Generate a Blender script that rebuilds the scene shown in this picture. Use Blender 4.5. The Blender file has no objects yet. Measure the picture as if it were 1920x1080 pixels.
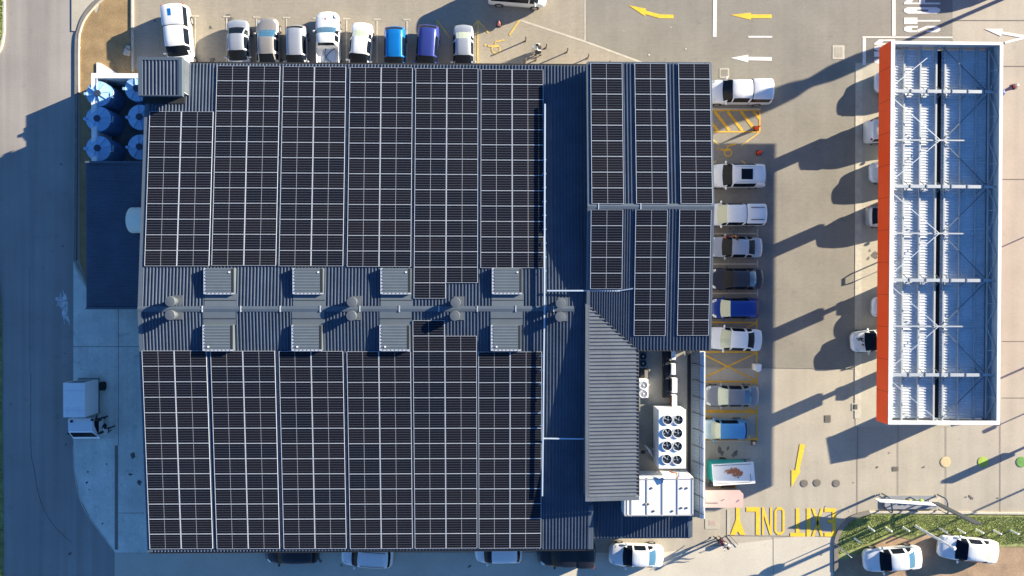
import bpy, bmesh, math, random
from mathutils import Vector, Matrix, Euler
random.seed(7)
R=math.radians
S=bpy.context.scene
COL=S.collection
H=56.0; F=1280.0
CAM_ROT=Euler((R(-0.3),R(-1.0),0),'XYZ')
CM=CAM_ROT.to_matrix()
def P(px,py,z=0.0):
    """pixel of the photograph -> point at height z"""
    d=CM@Vector(((px-960)/F,-(py-540)/F,-1))
    t=(H-z)/-d.z
    return Vector((d.x*t,d.y*t,z))
def pxm(px,py,dx,dy,z=0.0):
    a=P(px,py,z); b=P(px+dx,py+dy,z); return (b-a).length

# ------------------------------------------------------------ materials
MATS={}
def mat(name,col,rough=0.6,metal=0.0,var=0.0,scale=1.0,fine=0.0,fscale=20.0,bump=0.0,coat=0.0,spec=0.5,extra=None):
    if name in MATS: return MATS[name]
    m=bpy.data.materials.new(name); m.use_nodes=True
    nt=m.node_tree; b=nt.nodes['Principled BSDF']
    b.inputs['Roughness'].default_value=rough; b.inputs['Metallic'].default_value=metal
    b.inputs['Coat Weight'].default_value=coat
    b.inputs['Specular IOR Level'].default_value=spec
    b.inputs['Base Color'].default_value=(*col,1)
    last=None
    if var>0 or fine>0:
        geo=nt.nodes.new('ShaderNodeNewGeometry')
        def noise(sc,det,amt,prev,lo=0.3,hi=0.7):
            n=nt.nodes.new('ShaderNodeTexNoise'); n.inputs['Scale'].default_value=sc; n.inputs['Detail'].default_value=det
            nt.links.new(geo.outputs['Position'],n.inputs['Vector'])
            mr=nt.nodes.new('ShaderNodeMapRange'); mr.inputs[1].default_value=lo; mr.inputs[2].default_value=hi
            mr.inputs[3].default_value=1-amt; mr.inputs[4].default_value=1+amt
            nt.links.new(n.outputs['Fac'],mr.inputs[0])
            mx=nt.nodes.new('ShaderNodeVectorMath'); mx.operation='SCALE'
            if prev is None: mx.inputs[0].default_value=col
            else: nt.links.new(prev,mx.inputs[0])
            nt.links.new(mr.outputs[0],mx.inputs['Scale'])
            return mx.outputs[0]
        if var>0: last=noise(scale,6,var,last)
        if fine>0: last=noise(fscale,3,fine,last)
        nt.links.new(last,b.inputs['Base Color'])
    if bump>0:
        geo=nt.nodes.new('ShaderNodeNewGeometry')
        n=nt.nodes.new('ShaderNodeTexNoise'); n.inputs['Scale'].default_value=fscale; n.inputs['Detail'].default_value=4
        nt.links.new(geo.outputs['Position'],n.inputs['Vector'])
        bp=nt.nodes.new('ShaderNodeBump'); bp.inputs['Strength'].default_value=bump; bp.inputs['Distance'].default_value=0.02
        nt.links.new(n.outputs['Fac'],bp.inputs['Height']); nt.links.new(bp.outputs[0],b.inputs['Normal'])
    MATS[name]=m
    if extra: extra(m,nt,b,last)
    return m
def paver(bw,bh,amt,stain=0.0,streak=0.0):
    """brick joints and scattered darker stones, oil spots"""
    def f(m,nt,b,last):
        geo=nt.nodes.new('ShaderNodeNewGeometry')
        br=nt.nodes.new('ShaderNodeTexBrick'); br.inputs['Scale'].default_value=1
        br.inputs['Brick Width'].default_value=bw; br.inputs['Row Height'].default_value=bh
        br.inputs['Mortar Size'].default_value=0.012
        br.inputs['Color1'].default_value=(1,1,1,1); br.inputs['Color2'].default_value=(1-amt,1-amt,1-amt,1)
        br.inputs['Mortar'].default_value=(1-2*amt,1-2*amt,1-2*amt,1)
        nt.links.new(geo.outputs['Position'],br.inputs['Vector'])
        mx=nt.nodes.new('ShaderNodeMixRGB'); mx.blend_type='MULTIPLY'; mx.inputs[0].default_value=1
        nt.links.new(last,mx.inputs[1]); nt.links.new(br.outputs[0],mx.inputs[2])
        out=mx.outputs[0]
        if stain>0:
            n=nt.nodes.new('ShaderNodeTexNoise'); n.inputs['Scale'].default_value=.9; n.inputs['Detail'].default_value=7; n.inputs['Roughness'].default_value=.65
            nt.links.new(geo.outputs['Position'],n.inputs['Vector'])
            mr=nt.nodes.new('ShaderNodeMapRange'); mr.inputs[1].default_value=.60; mr.inputs[2].default_value=.72
            mr.inputs[3].default_value=1; mr.inputs[4].default_value=1-stain
            nt.links.new(n.outputs['Fac'],mr.inputs[0])
            v=nt.nodes.new('ShaderNodeVectorMath'); v.operation='SCALE'
            nt.links.new(out,v.inputs[0]); nt.links.new(mr.outputs[0],v.inputs['Scale']); out=v.outputs[0]
        if streak>0:
            mp=nt.nodes.new('ShaderNodeMapping'); mp.inputs['Scale'].default_value=(1.3,.035,1); nt.links.new(geo.outputs['Position'],mp.inputs[0])
            n=nt.nodes.new('ShaderNodeTexNoise'); n.inputs['Scale'].default_value=1.0; n.inputs['Detail'].default_value=5; nt.links.new(mp.outputs[0],n.inputs['Vector'])
            mr=nt.nodes.new('ShaderNodeMapRange'); mr.inputs[1].default_value=.35; mr.inputs[2].default_value=.7
            mr.inputs[3].default_value=1+streak*.5; mr.inputs[4].default_value=1-streak
            nt.links.new(n.outputs['Fac'],mr.inputs[0])
            v=nt.nodes.new('ShaderNodeVectorMath'); v.operation='SCALE'
            nt.links.new(out,v.inputs[0]); nt.links.new(mr.outputs[0],v.inputs['Scale']); out=v.outputs[0]
        nt.links.new(out,b.inputs['Base Color'])
    return f
GAIN=1.0
M_road=mat('asphalt_road',(.30,.275,.25),.85,var=.10,scale=.25,fine=.07,fscale=9,extra=paver(900,900,0,0.18,.16))
M_brick=mat('tan_paving',(.37,.325,.255),.85,var=.07,scale=.4,fine=.06,fscale=7,extra=paver(.22,.11,.12,.16,.06))
M_grey=mat('grey_paving',(.27,.25,.21),.85,var=.10,scale=.35,fine=.05,fscale=8,extra=paver(.22,.11,.11,.16,.05))
M_conc=mat('concrete',(.40,.36,.29),.8,var=.08,scale=.35,fine=.05,fscale=6,extra=paver(6.2,5.6,.015,.16,.07))
M_concw=mat('yard_concrete',(.66,.66,.58),.8,var=.12,scale=.6,fine=.07,fscale=5,extra=paver(4.6,3.9,.02,.34,.10))
M_apron=mat('pale_concrete',(.44,.40,.32),.8,var=.08,scale=.5,fine=.05,fscale=6)
M_kerb=mat('kerb_concrete',(.50,.46,.38),.8,var=.12,scale=2,fine=.06,fscale=15)
M_kerbd=mat('kerb_grey',(.20,.18,.155),.85,var=.12,scale=2)
M_dirt=mat('dry_earth',(.29,.20,.10),.95,var=.18,scale=1.2,fine=.14,fscale=10,bump=.5)
M_dirt2=mat('bare_soil',(.34,.235,.15),.95,var=.22,scale=.8,fine=.14,fscale=8,bump=.5)
M_lawn=mat('lawn_soil',(.24,.26,.09),.95,var=.4,scale=1.6,fine=.3,fscale=12)
M_blade=mat('grass_blade',(.31,.38,.11),.7,var=.4,scale=2.0,fine=.3,fscale=15)
M_white=mat('white_road_paint',(.74,.72,.66),.7,var=.08,scale=3,fine=.10,fscale=14)
M_faint=mat('worn_white_paint',(.52,.47,.38),.7,var=.12,scale=3,fine=.1,fscale=14)
M_yel=mat('yellow_road_paint',(.78,.50,.03),.7,var=.10,scale=2,fine=.14,fscale=9)
M_yelf=mat('worn_yellow_paint',(.60,.42,.12),.7,var=.2,scale=2,fine=.2,fscale=9)
M_yeld=mat('old_yellow_paint',(.66,.36,.03),.7,var=.10,scale=2,fine=.14,fscale=9)
M_roof=mat('blue_grey_roof_steel',(.066,.088,.128),.5,.1,var=.14,scale=.7,fine=.08,fscale=5)
M_rooft=mat('trim_roof_steel',(.09,.118,.155),.5,.15,var=.06,scale=1.5)
M_roofl=mat('pale_roof_steel',(.125,.145,.175),.5,.15,var=.12,scale=.6,fine=.06,fscale=5)
M_cover=mat('smoke_vent_cover',(.13,.16,.185),.45,.2,var=.05,scale=1.5)
M_alu=mat('aluminium_edge',(.62,.66,.70),.4,.4)
M_gap=mat('dark_gap',(.015,.017,.02),.8)
M_wall=mat('painted_wall',(.48,.45,.40),.8,var=.06,scale=.8)
M_whitew=mat('white_wall',(.80,.80,.77),.75,var=.06,scale=1.5)
M_frame=mat('panel_frame',(.74,.80,.88),.35,.3)
M_conduit=mat('conduit',(.55,.66,.78),.4,.2)
M_ac=mat('white_unit_paint',(.80,.80,.79),.45,var=.03,scale=3)
M_acs=mat('unit_side',(.60,.61,.62),.5)
M_fan=mat('fan_blade',(.02,.022,.024),.5)
M_fanshade=mat('fan_shade_blue',(.03,.05,.075),.5)  # blades of the condenser in shade, the shade mixed into their blue
M_chrome=mat('bright_metal',(.6,.6,.6),.3,.8)
M_tyre=mat('tyre',(.02,.02,.02),.8)
M_rim=mat('wheel_rim',(.45,.45,.46),.35,.7)
M_glass=mat('car_glass',(.006,.010,.018),.22,spec=.12)
M_glassp=mat('sunshade_sky_glass',(.36,.40,.33),.12)  # sun screens and sky reflection painted as one pale glass colour
M_glassb=mat('blue_sky_glass',(.05,.13,.22),.08)  # sky reflection painted into the glass as blue
M_lamp=mat('headlamp',(.6,.63,.65),.15)
M_tail=mat('tail_lamp',(.5,.02,.02),.2)
M_plastic=mat('black_plastic',(.02,.02,.022),.5)
M_orange=mat('orange_fascia',(1.0,.075,.002),.5,var=.03,scale=1)
M_steelw=mat('white_canopy_steel',(.40,.43,.46),.45,var=.05,scale=1.2)
M_deck=mat('white_canopy_deck',(.60,.62,.64),.5,var=.10,scale=.8,fine=.08,fscale=5)
M_gal=mat('galvanised',(.15,.17,.19),.45,.4,var=.06,scale=2)
M_tank=mat('blue_tank_plastic',(.30,.50,.72),.45,var=.04,scale=2)
M_cone=mat('cone_red',(.75,.06,.02),.5)
M_teal=mat('teal_paint',(.01,.30,.29),.45,var=.05,scale=2)
M_pink=mat('pink_paint',(.56,.40,.36),.6,var=.05,scale=2)
M_wood=mat('pale_wood',(.50,.32,.12),.7,var=.15,scale=5)
M_postm=mat('bollard_steel',(.16,.13,.10),.6)
M_hoop=mat('blue_grey_tube',(.12,.16,.23),.4,.3)
M_cream=mat('cream_lid',(.60,.47,.26),.6,var=.08,scale=6)
M_green=mat('green_lid',(.33,.48,.06),.6,var=.12,scale=6)
M_greend=mat('dark_green_lid',(.12,.30,.06),.6,var=.12,scale=6)
M_duct=mat('cream_duct',(.72,.72,.62),.5,var=.04,scale=3)
M_skin=mat('skin',(.16,.085,.05),.6)
M_hair=mat('black_hair',(.01,.009,.008),.7)

def solar_mat():
    m=bpy.data.materials.new('solar_cells'); m.use_nodes=True; nt=m.node_tree; b=nt.nodes['Principled BSDF']
    b.inputs['Roughness'].default_value=.30; b.inputs['Specular IOR Level'].default_value=.10
    tc=nt.nodes.new('ShaderNodeUVMap'); tc.uv_map='UVMap'
    sep=nt.nodes.new('ShaderNodeSeparateXYZ'); nt.links.new(tc.outputs[0],sep.inputs[0])
    def line(out,n,w):
        a=nt.nodes.new('ShaderNodeMath'); a.operation='MULTIPLY'; a.inputs[1].default_value=n; nt.links.new(out,a.inputs[0])
        f=nt.nodes.new('ShaderNodeMath'); f.operation='FRACT'; nt.links.new(a.outputs[0],f.inputs[0])
        c=nt.nodes.new('ShaderNodeMath'); c.operation='PINGPONG'; c.inputs[1].default_value=.5; nt.links.new(f.outputs[0],c.inputs[0])
        l=nt.nodes.new('ShaderNodeMath'); l.operation='LESS_THAN'; l.inputs[1].default_value=w; nt.links.new(c.outputs[0],l.inputs[0])
        return l.outputs[0]
    ly=line(sep.outputs['Y'],6,.045)     # gaps between the six rows of cells
    lx=line(sep.outputs['X'],24,.06)     # 24 half cells along the panel
    mid=nt.nodes.new('ShaderNodeMath'); mid.operation='SUBTRACT'; mid.inputs[1].default_value=.5; nt.links.new(sep.outputs['X'],mid.inputs[0])
    ab=nt.nodes.new('ShaderNodeMath'); ab.operation='ABSOLUTE'; nt.links.new(mid.outputs[0],ab.inputs[0])
    lm=nt.nodes.new('ShaderNodeMath'); lm.operation='LESS_THAN'; lm.inputs[1].default_value=.0042; nt.links.new(ab.outputs[0],lm.inputs[0])
    oi=nt.nodes.new('ShaderNodeObjectInfo')
    # cell colour: near black, each panel a touch different
    cr=nt.nodes.new('ShaderNodeValToRGB'); cr.color_ramp.elements[0].color=(.005,.0068,.013,1); cr.color_ramp.elements[1].color=(.009,.0088,.0125,1)
    nt.links.new(oi.outputs['Random'],cr.inputs[0])
    def mix(fac,amt,prev,col):
        mu=nt.nodes.new('ShaderNodeMath'); mu.operation='MULTIPLY'; mu.inputs[1].default_value=amt; nt.links.new(fac,mu.inputs[0])
        mx=nt.nodes.new('ShaderNodeMixRGB'); nt.links.new(mu.outputs[0],mx.inputs[0]); nt.links.new(prev,mx.inputs[1]); mx.inputs[2].default_value=(*col,1)
        return mx.outputs[0]
    o=mix(lx,.35,cr.outputs[0],(.04,.045,.06))
    o=mix(ly,.7,o,(.16,.18,.23))
    o=mix(lm.outputs[0],1,o,(.42,.44,.47))
    nt.links.new(o,b.inputs['Base Color'])
    return m
M_cell=solar_mat()

def rust_mat():
    m=mat('rusty_white_lid',(.78,.78,.76),.6,var=.03,scale=3)
    nt=m.node_tree; b=nt.nodes['Principled BSDF']
    tc=nt.nodes.new('ShaderNodeTexCoord')
    n=nt.nodes.new('ShaderNodeTexNoise'); n.inputs['Scale'].default_value=2.6; n.inputs['Detail'].default_value=8; n.inputs['Roughness'].default_value=.7
    nt.links.new(tc.outputs['Object'],n.inputs['Vector'])
    g=nt.nodes.new('ShaderNodeTexGradient'); g.gradient_type='SPHERICAL'
    mp=nt.nodes.new('ShaderNodeMapping'); mp.inputs['Scale'].default_value=(.52,1.15,.0); mp.inputs['Location'].default_value=(-.02,-.18,0)
    nt.links.new(tc.outputs['Object'],mp.inputs[0]); nt.links.new(mp.outputs[0],g.inputs[0])
    mu=nt.nodes.new('ShaderNodeMath'); mu.operation='MULTIPLY'; nt.links.new(n.outputs['Fac'],mu.inputs[0]); nt.links.new(g.outputs['Fac'],mu.inputs[1])
    mr=nt.nodes.new('ShaderNodeMapRange'); mr.inputs[1].default_value=.30; mr.inputs[2].default_value=.37; nt.links.new(mu.outputs[0],mr.inputs[0])
    mx=nt.nodes.new('ShaderNodeMixRGB'); nt.links.new(mr.outputs[0],mx.inputs[0]); mx.inputs[1].default_value=(.78,.78,.76,1); mx.inputs[2].default_value=(.38,.13,.05,1)
    nt.links.new(mx.outputs[0],b.inputs['Base Color'])
    return m
M_rust=rust_mat()

# ------------------------------------------------------------ helpers
class MB:
    def __init__(s): s.v=[]; s.f=[]; s.m=[]
    def add(s,vs,fs,mi=0):
        o=len(s.v); s.v+= [tuple(v) for v in vs]; s.f+=[tuple(i+o for i in f) for f in fs]; s.m+=[mi]*len(fs); return s
    def box(s,x0,x1,y0,y1,z0,z1,mi=0):
        return s.add([(x0,y0,z0),(x1,y0,z0),(x1,y1,z0),(x0,y1,z0),(x0,y0,z1),(x1,y0,z1),(x1,y1,z1),(x0,y1,z1)],
            [(0,3,2,1),(4,5,6,7),(0,1,5,4),(1,2,6,5),(2,3,7,6),(3,0,4,7)],mi)
    def bar(s,a,b,w,h,mi=0,up=Vector((0,0,1))):
        a=Vector(a); b=Vector(b); d=(b-a).normalized(); sd=d.cross(up)
        if sd.length<1e-4: sd=Vector((1,0,0))
        sd.normalize(); u=sd.cross(d); vs=[]
        for p in (a,b):
            for q,r in ((-1,-1),(1,-1),(1,1),(-1,1)): vs.append(p+sd*(q*w/2)+u*(r*h/2))
        return s.add(vs,[(0,3,2,1),(4,5,6,7),(0,1,5,4),(1,2,6,5),(2,3,7,6),(3,0,4,7)],mi)
    def prism(s,poly,z0,z1,mi=0):
        n=len(poly); vs=[(p[0],p[1],z0) for p in poly]+[(p[0],p[1],z1) for p in poly]
        fs=[tuple(range(n,2*n)),tuple(range(n-1,-1,-1))]+[(i,(i+1)%n,n+(i+1)%n,n+i) for i in range(n)]
        return s.add(vs,fs,mi)
    def cyl(s,x,y,z0,z1,r0,r1=None,n=20,mi=0):
        r1=r0 if r1 is None else r1
        vs=[(x+r0*math.cos(2*math.pi*i/n),y+r0*math.sin(2*math.pi*i/n),z0) for i in range(n)]
        vs+=[(x+r1*math.cos(2*math.pi*i/n),y+r1*math.sin(2*math.pi*i/n),z1) for i in range(n)]
        fs=[tuple(range(n,2*n)),tuple(range(n-1,-1,-1))]+[(i,(i+1)%n,n+(i+1)%n,n+i) for i in range(n)]
        return s.add(vs,fs,mi)
    def lathe(s,x,y,prof,n=24,mi=0):
        vs=[];fs=[]
        for r,z in prof:
            for i in range(n): vs.append((x+r*math.cos(2*math.pi*i/n),y+r*math.sin(2*math.pi*i/n),z))
        for k in range(len(prof)-1):
            for i in range(n): fs.append((k*n+i,k*n+(i+1)%n,(k+1)*n+(i+1)%n,(k+1)*n+i))
        fs.append(tuple((len(prof)-1)*n+i for i in range(n)))
        return s.add(vs,fs,mi)
    def tube(s,pts,r,n=10,mi=0):
        pts=[Vector(p) for p in pts]; vs=[];fs=[]
        for k,p in enumerate(pts):
            d=(pts[min(k+1,len(pts)-1)]-pts[max(k-1,0)]).normalized()
            a=d.cross(Vector((0,0,1)))
            if a.length<1e-3: a=d.cross(Vector((0,1,0)))
            a.normalize(); b=a.cross(d)
            for i in range(n):
                t=2*math.pi*i/n; vs.append(p+a*(r*math.cos(t))+b*(r*math.sin(t)))
        for k in range(len(pts)-1):
            for i in range(n): fs.append((k*n+i,k*n+(i+1)%n,(k+1)*n+(i+1)%n,(k+1)*n+i))
        fs.append(tuple(range(n))); fs.append(tuple((len(pts)-1)*n+i for i in range(n)))
        return s.add(vs,fs,mi)
    def corr(s,p0,p1,q0,q1,pitch=.24,h=.07,mi=0,thick=0):
        """ribbed sheet: p0->p1 across the ribs, q = same on the far end of the ribs"""
        p0,p1,q0,q1=map(Vector,(p0,p1,q0,q1)); L=max((p1-p0).length,(q1-q0).length); n=max(1,round(L/pitch))
        nr=(p1-p0+q1-q0).cross(q0-p0+q1-p1)
        if nr.length<1e-6: nr=Vector((0,0,1))
        nr.normalize()
        if nr.z<0: nr=-nr
        prof=[(0,0),(.52,0),(.62,h),(.88,h),(.98,0)]
        vs=[];fs=[]
        pts=[(i+a,b) for i in range(n) for a,b in prof]+[(n,0)]
        for t,b in pts:
            t/=n
            vs.append(p0.lerp(p1,t)+nr*b); vs.append(q0.lerp(q1,t)+nr*b)
        for i in range(len(pts)-1): fs.append((2*i,2*i+2,2*i+3,2*i+1))
        return s.add(vs,fs,mi)
    def build(s,name,mats,parent=None,world=False,smooth=False,loc=None):
        me=bpy.data.meshes.new(name)
        off=Vector((0,0,0))
        if world and parent: off=parent.location.copy()
        if loc is not None: off=Vector(loc)
        me.from_pydata([tuple(Vector(v)-off) for v in s.v],[],s.f)
        mats=mats if isinstance(mats,(list,tuple)) else [mats]
        for m in mats: me.materials.append(m)
        if len(mats)>1: me.polygons.foreach_set('material_index',s.m)
        if smooth: me.polygons.foreach_set('use_smooth',[True]*len(me.polygons))
        me.update()
        bm=bmesh.new(); bm.from_mesh(me); bmesh.ops.recalc_face_normals(bm,faces=bm.faces) if not smooth or True else None
        bm.to_mesh(me); bm.free()
        o=bpy.data.objects.new(name,me); COL.objects.link(o)
        if parent: o.parent=parent
        elif loc is not None: o.location=loc
        return o
def tag(o,label=None,cat=None,group=None,kind=None):
    if label: o['label']=label
    if cat: o['category']=cat
    if group: o['group']=group
    if kind: o['kind']=kind
    return o
def empty(name,loc,label,cat,group=None,rz=0):
    o=bpy.data.objects.new(name,None); COL.objects.link(o); o.location=loc; o.rotation_euler.z=rz; o.empty_display_size=.3
    return tag(o,label,cat,group)
def copy_tree(o,parent=None):
    c=o.copy(); COL.objects.link(c); c.parent=parent
    for ch in list(KIDS.get(o.name,[])):
        copy_tree(ch,c)
    return c
KIDS={}
def index_kids(root):
    KIDS[root.name]=[o for o in bpy.data.objects if o.parent==root]
    for k in KIDS[root.name]: index_kids(k)
def sheet(name,pts,z,m,px=True):
    """a ground sheet: pixel outline on the ground"""
    b=MB(); v=[P(x,y,z) for x,y in pts] if px else [Vector((x,y,z)) for x,y in pts]
    b.add(v,[tuple(range(len(v)))])
    o=b.build(name,m); 
    for p in o.data.polygons:
        if p.normal.z<0: p.flip()
    return tag(o,kind='structure')
def smoothpath(pts,n=6):
    out=[]
    for i in range(len(pts)-1):
        p0=Vector(pts[max(i-1,0)]);p1=Vector(pts[i]);p2=Vector(pts[i+1]);p3=Vector(pts[min(i+2,len(pts)-1)])
        for k in range(n):
            t=k/n
            out.append(.5*((2*p1)+(-p0+p2)*t+(2*p0-5*p1+4*p2-p3)*t*t+(-p0+3*p1-3*p2+p3)*t**3))
    out.append(Vector(pts[-1])); return out
def line_px(b,pts,w,z,mi=0):
    """painted line: pixel points, width in metres"""
    for a,c in zip(pts[:-1],pts[1:]):
        A=P(a[0],a[1],z);B=P(c[0],c[1],z);d=(B-A).normalized();s=Vector((-d.y,d.x,0))*w/2
        b.add([A-s,B-s,B+s,A+s],[(0,1,2,3)],mi)

# ------------------------------------------------------------ ground
g=MB(); g.add([(-400,-400,-.004),(400,-400,-.004),(400,400,-.004),(-400,400,-.004)],[(0,1,2,3)]); tag(g.build('ground',M_conc),kind='structure')
sheet('road',[(-900,-700),(138,-700),(138,490),(137,830),(140,885),(150,935),(172,975),(212,1030),(215,1036),(215,1800),(-900,1800)],0.0,M_road)
# pale sidewalk pad at the top left
sheet('sidewalk',[(134,-700),(245,-700),(245,-300),(190,0),(172,12),(156,32),(149,58),(134,58)],.06,M_apron)
edge=smoothpath([(245,-300),(190,0),(172,12),(157,32),(150,56)])
sheet('earth_bed',[(245,-300)]+[tuple(p) for p in edge[6:]]+[(149,62),(149,490),(168,545),(262,545),(262,130),(247,130),(247,-300)],.02,M_dirt)
sheet('yard_pavement',[(137.5,490),(150,508),(168,545),(300,545),(300,1036),(215,1036),(212,1030),(172,975),(150,935),(140,885),(137.5,830)],.05,M_concw)
M_lane=mat('lane_concrete',(.53,.485,.40),.8,var=.08,scale=.35,fine=.05,fscale=6,extra=paver(6.2,5.6,.015,.14))
sheet('service_lane',[(215,1036),(1240,1036),(1500,1005),(1565,1008),(1562,1040),(1562,1800),(215,1800)],.012,M_lane)
sheet('parking_pavement',[(250,-700),(1097,-700),(1097,76),(1300,160),(1300,330),(250,330)],.004,M_brick)
sheet('forecourt_paving',[(1099,-700),(1786,-700),(1786,500),(1604,500),(1603,692),(1290,688),(1290,155),(1099,76)],.008,M_grey)
sheet('pump_apron',[(1604,118),(1790,118),(1790,800),(1604,800)],.016,M_apron)
tag(MB().box(*[c for c in (P(1604,118).x,P(1604,118).x+.55)],P(0,790).y,P(0,118).y,.0,.03).build('drain_strip',M_kerb),kind='structure')
# kerbs as real steps
def kerb(name,pts,w,h,m,z0=0,sm=True):
    pp=smoothpath(pts,5) if sm else [Vector(p) for p in pts]
    W=[P(p[0],p[1]) for p in pp]; L=[];Rr=[]
    for i,p in enumerate(W):
        d=(W[min(i+1,len(W)-1)]-W[max(i-1,0)]).normalized(); s=Vector((-d.y,d.x,0))*w/2
        L.append(p-s);Rr.append(p+s)
    b=MB()
    for i in range(len(W)-1):
        a,bb,c,d=L[i],L[i+1],Rr[i+1],Rr[i]
        vs=[(q.x,q.y,z0) for q in (a,bb,c,d)]+[(q.x,q.y,h) for q in (a,bb,c,d)]
        b.add(vs,[(4,5,6,7),(0,1,5,4),(1,2,6,5),(2,3,7,6),(3,0,4,7)])
    return tag(b.build(name,m),kind='structure')
kerb('road_kerb',[(196,-8),(176,8),(158,32),(149,56),(144.5,80),(144,160),(143.5,300),(142,488)],.22,.12,M_kerbd)
kerb('earth_kerb',[(199,-3),(180,12),(161,36),(152,58),(149,82),(149,174)],.10,.14,M_kerb)
kerb('gutter_channel',[(141,60),(141,175),(140,300),(139,488)],.10,.015,M_kerb)
kerb('yard_kerb',[(141,494),(147,508),(156,525),(166,542)],.14,.13,M_kerb,sm=True)
kerb('yard_kerb',[(138,835),(140,885),(151,937),(173,977),(213,1031)],.08,.065,M_kerb)
kerb('yard_joint_band',[(219,835),(219,900),(219,1030)],.26,.058,M_kerbd,sm=False)
kerb('parking_kerb',[(249,-20),(249,60),(250,134)],.16,.13,M_kerb,sm=False)
kerb('parking_band',[(975,38),(1097,78),(1205,118)],.16,.012,M_kerb,sm=False)
kerb('parking_band',[(1097,-20),(1097,76)],.12,.012,M_kerb,sm=False)
kerb('verge_kerb',[(4,-40),(8,0),(8,60),(2,92),(-12,110)],.16,.13,M_kerb)
# verge grass on the far left
sheet('verge',[(-900,-700),(4,-700),(8,0),(8,60),(2,92),(-60,200),(-900,200)],.05,M_lawn)
sheet('verge',[(-900,480),(-3,480),(3,600),(4,800),(6,1000),(8,1300),(-900,1300)],.03,M_lawn)
# right-hand grass island and bare soil parking
isl=[(1565,1045),(1566,1020),(1570,1000),(1583,980),(1600,967),(1628,961),(1700,961),(2300,967)]
islp=[tuple(p) for p in smoothpath(isl,5)]
sheet('soil_lot',islp+[(2300,1700),(1565,1700)],.02,M_dirt2)
sheet('grass_island',islp+[(2300,1020),(1860,1026),(1800,1014),(1740,1000),(1710,1012),(1670,1004),(1640,1020),(1612,1038),(1585,1050),(1567,1046)],.05,M_lawn)
kerb('island_kerb',[(1567,1070),(1567,1020),(1571,1001),(1584,981),(1601,968),(1629,960)],.34,.12,M_kerbd)
kerb('island_kerb',[(1629,960),(1700,960),(2300,966)],.16,.13,M_kerb,sm=False)
# right concrete slab joints
b=MB()
for pts in ([(1786,75),(1786,118)],[(1786,38),(2300,38)],[(1684,960),(1684,692)],[(1774,960),(1774,800)],[(1608,962),(1608,800)],[(1876,960),(1876,790)],[(1880,124),(2300,124)],[(1880,336),(2300,336)],[(1880,640),(2300,640)],[(1880,746),(2300,746)],[(1460,690),(1604,692)],[(1450,1007),(1450,1100)],[(1320,690),(1460,690)],[(1366,960),(1366,1004)],[(1566,1006),(1360,1004)],[(222,762),(222,835)],[(222,762),(222,545)],[(137,650),(262,650)],[(222,962),(270,962)]):
    line_px(b,pts,.045,.021 if pts[0][0]>300 else .054)
tag(b.build('slab_joints',M_kerbd),kind='structure')

M_spill=mat('pale_spill',(.50,.50,.48),.9,var=.5,scale=2.5,fine=.3,fscale=9)
M_stain=mat('oil_stain',(.13,.12,.11),.85,var=.4,scale=3)
rs=random.Random(5)
def blob(name,px,py,rx,ry,m,z,n=16,jag=.35,rot=0):
    c=P(px,py,z); b=MB(); v=[]
    for k in range(n):
        a=2*math.pi*k/n; q=1+rs.uniform(-jag,jag)
        x,y=rx*math.cos(a)*q,ry*math.sin(a)*q
        v.append((c.x+x*math.cos(rot)-y*math.sin(rot),c.y+x*math.sin(rot)+y*math.cos(rot),z))
    b.add(v,[tuple(range(n))]); tag(b.build(name,m),kind='structure')
blob('road_spill',121,582,.28,1.2,M_spill,.006,22,.5,.12)
blob('road_spill',115,563,.35,.5,M_spill,.0065,18,.5)
for px,py_,r_ in ((20,758,.10),(115,308,.09),(124,834,.10),(132,1038,.13),(118,462,.07),(99,472,.05),(122,663,.06),(120,685,.06),(430,35,.3)):
    blob('oil_stain',px,py_,r_,r_,M_stain,.0162,9,.5)
for px,py_,r_ in ((250,855,.22),(245,890,.14),(261,905,.2),(200,870,.09),(165,885,.07),(163,905,.1),(167,918,.08),(192,982,.1),(290,38,.12),(395,52,.14),(398,112,.2),(1630,470,.14),(1627,485,.16),(1640,478,.35),(1190,690,.1),(1600,905,.06),(1548,950,.08),(1821,933,.2),(1811,932,.08),(1871,934,.07),(1645,876,.1),(1667,849,.07),(1732,876,.09),(1378,850,.3),(1350,846,.35),(1365,840,.2),(1540,1040,.1),(640,1060,.12),(600,1050,.2),(880,1062,.15)):
    zz=.055 if (px<300 and py_>500) else .0175
    blob('oil_stain',px,py_,r_,r_*rs.uniform(.5,1),M_stain,zz,11,.5,rs.uniform(0,3))
b=MB(); line_px(b,[tuple(p) for p in smoothpath([(58,700),(58,840),(64,880),(72,925),(85,960),(105,990),(135,1018)],5)],.05,.006); line_px(b,[(56,500),(56,700)],.03,.006); tag(b.build('road_crack',M_stain),kind='structure')
# grass tufts: many small blades
def blades(name,poly,n,z,hmin,hmax):
    from mathutils.geometry import tessellate_polygon
    pts=[P(x,y,z) for x,y in poly]; tris=tessellate_polygon([pts]); ar=[]
    for t in tris:
        a,b2,c=[pts[i] for i in t]; ar.append(((b2-a).cross(c-a)).length)
    bb=MB(); tot=sum(ar)
    for t,A in zip(tris,ar):
        a,b2,c=[pts[i] for i in t]
        for _ in range(int(n*A/tot)):
            u,v=random.random(),random.random()
            if u+v>1:u,v=1-u,1-v
            p=a+(b2-a)*u+(c-a)*v
            for k in range(3):
                t2=random.uniform(0,6.28); h=random.uniform(hmin,hmax); w=.03
                dx,dy=math.cos(t2),math.sin(t2)
                bb.add([(p.x-dy*w,p.y+dx*w,z),(p.x+dy*w,p.y-dx*w,z),(p.x+dx*h*.8,p.y+dy*h*.8,z+h)],[(0,1,2)])
    return tag(bb.build(name,M_blade),kind='stuff')
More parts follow.
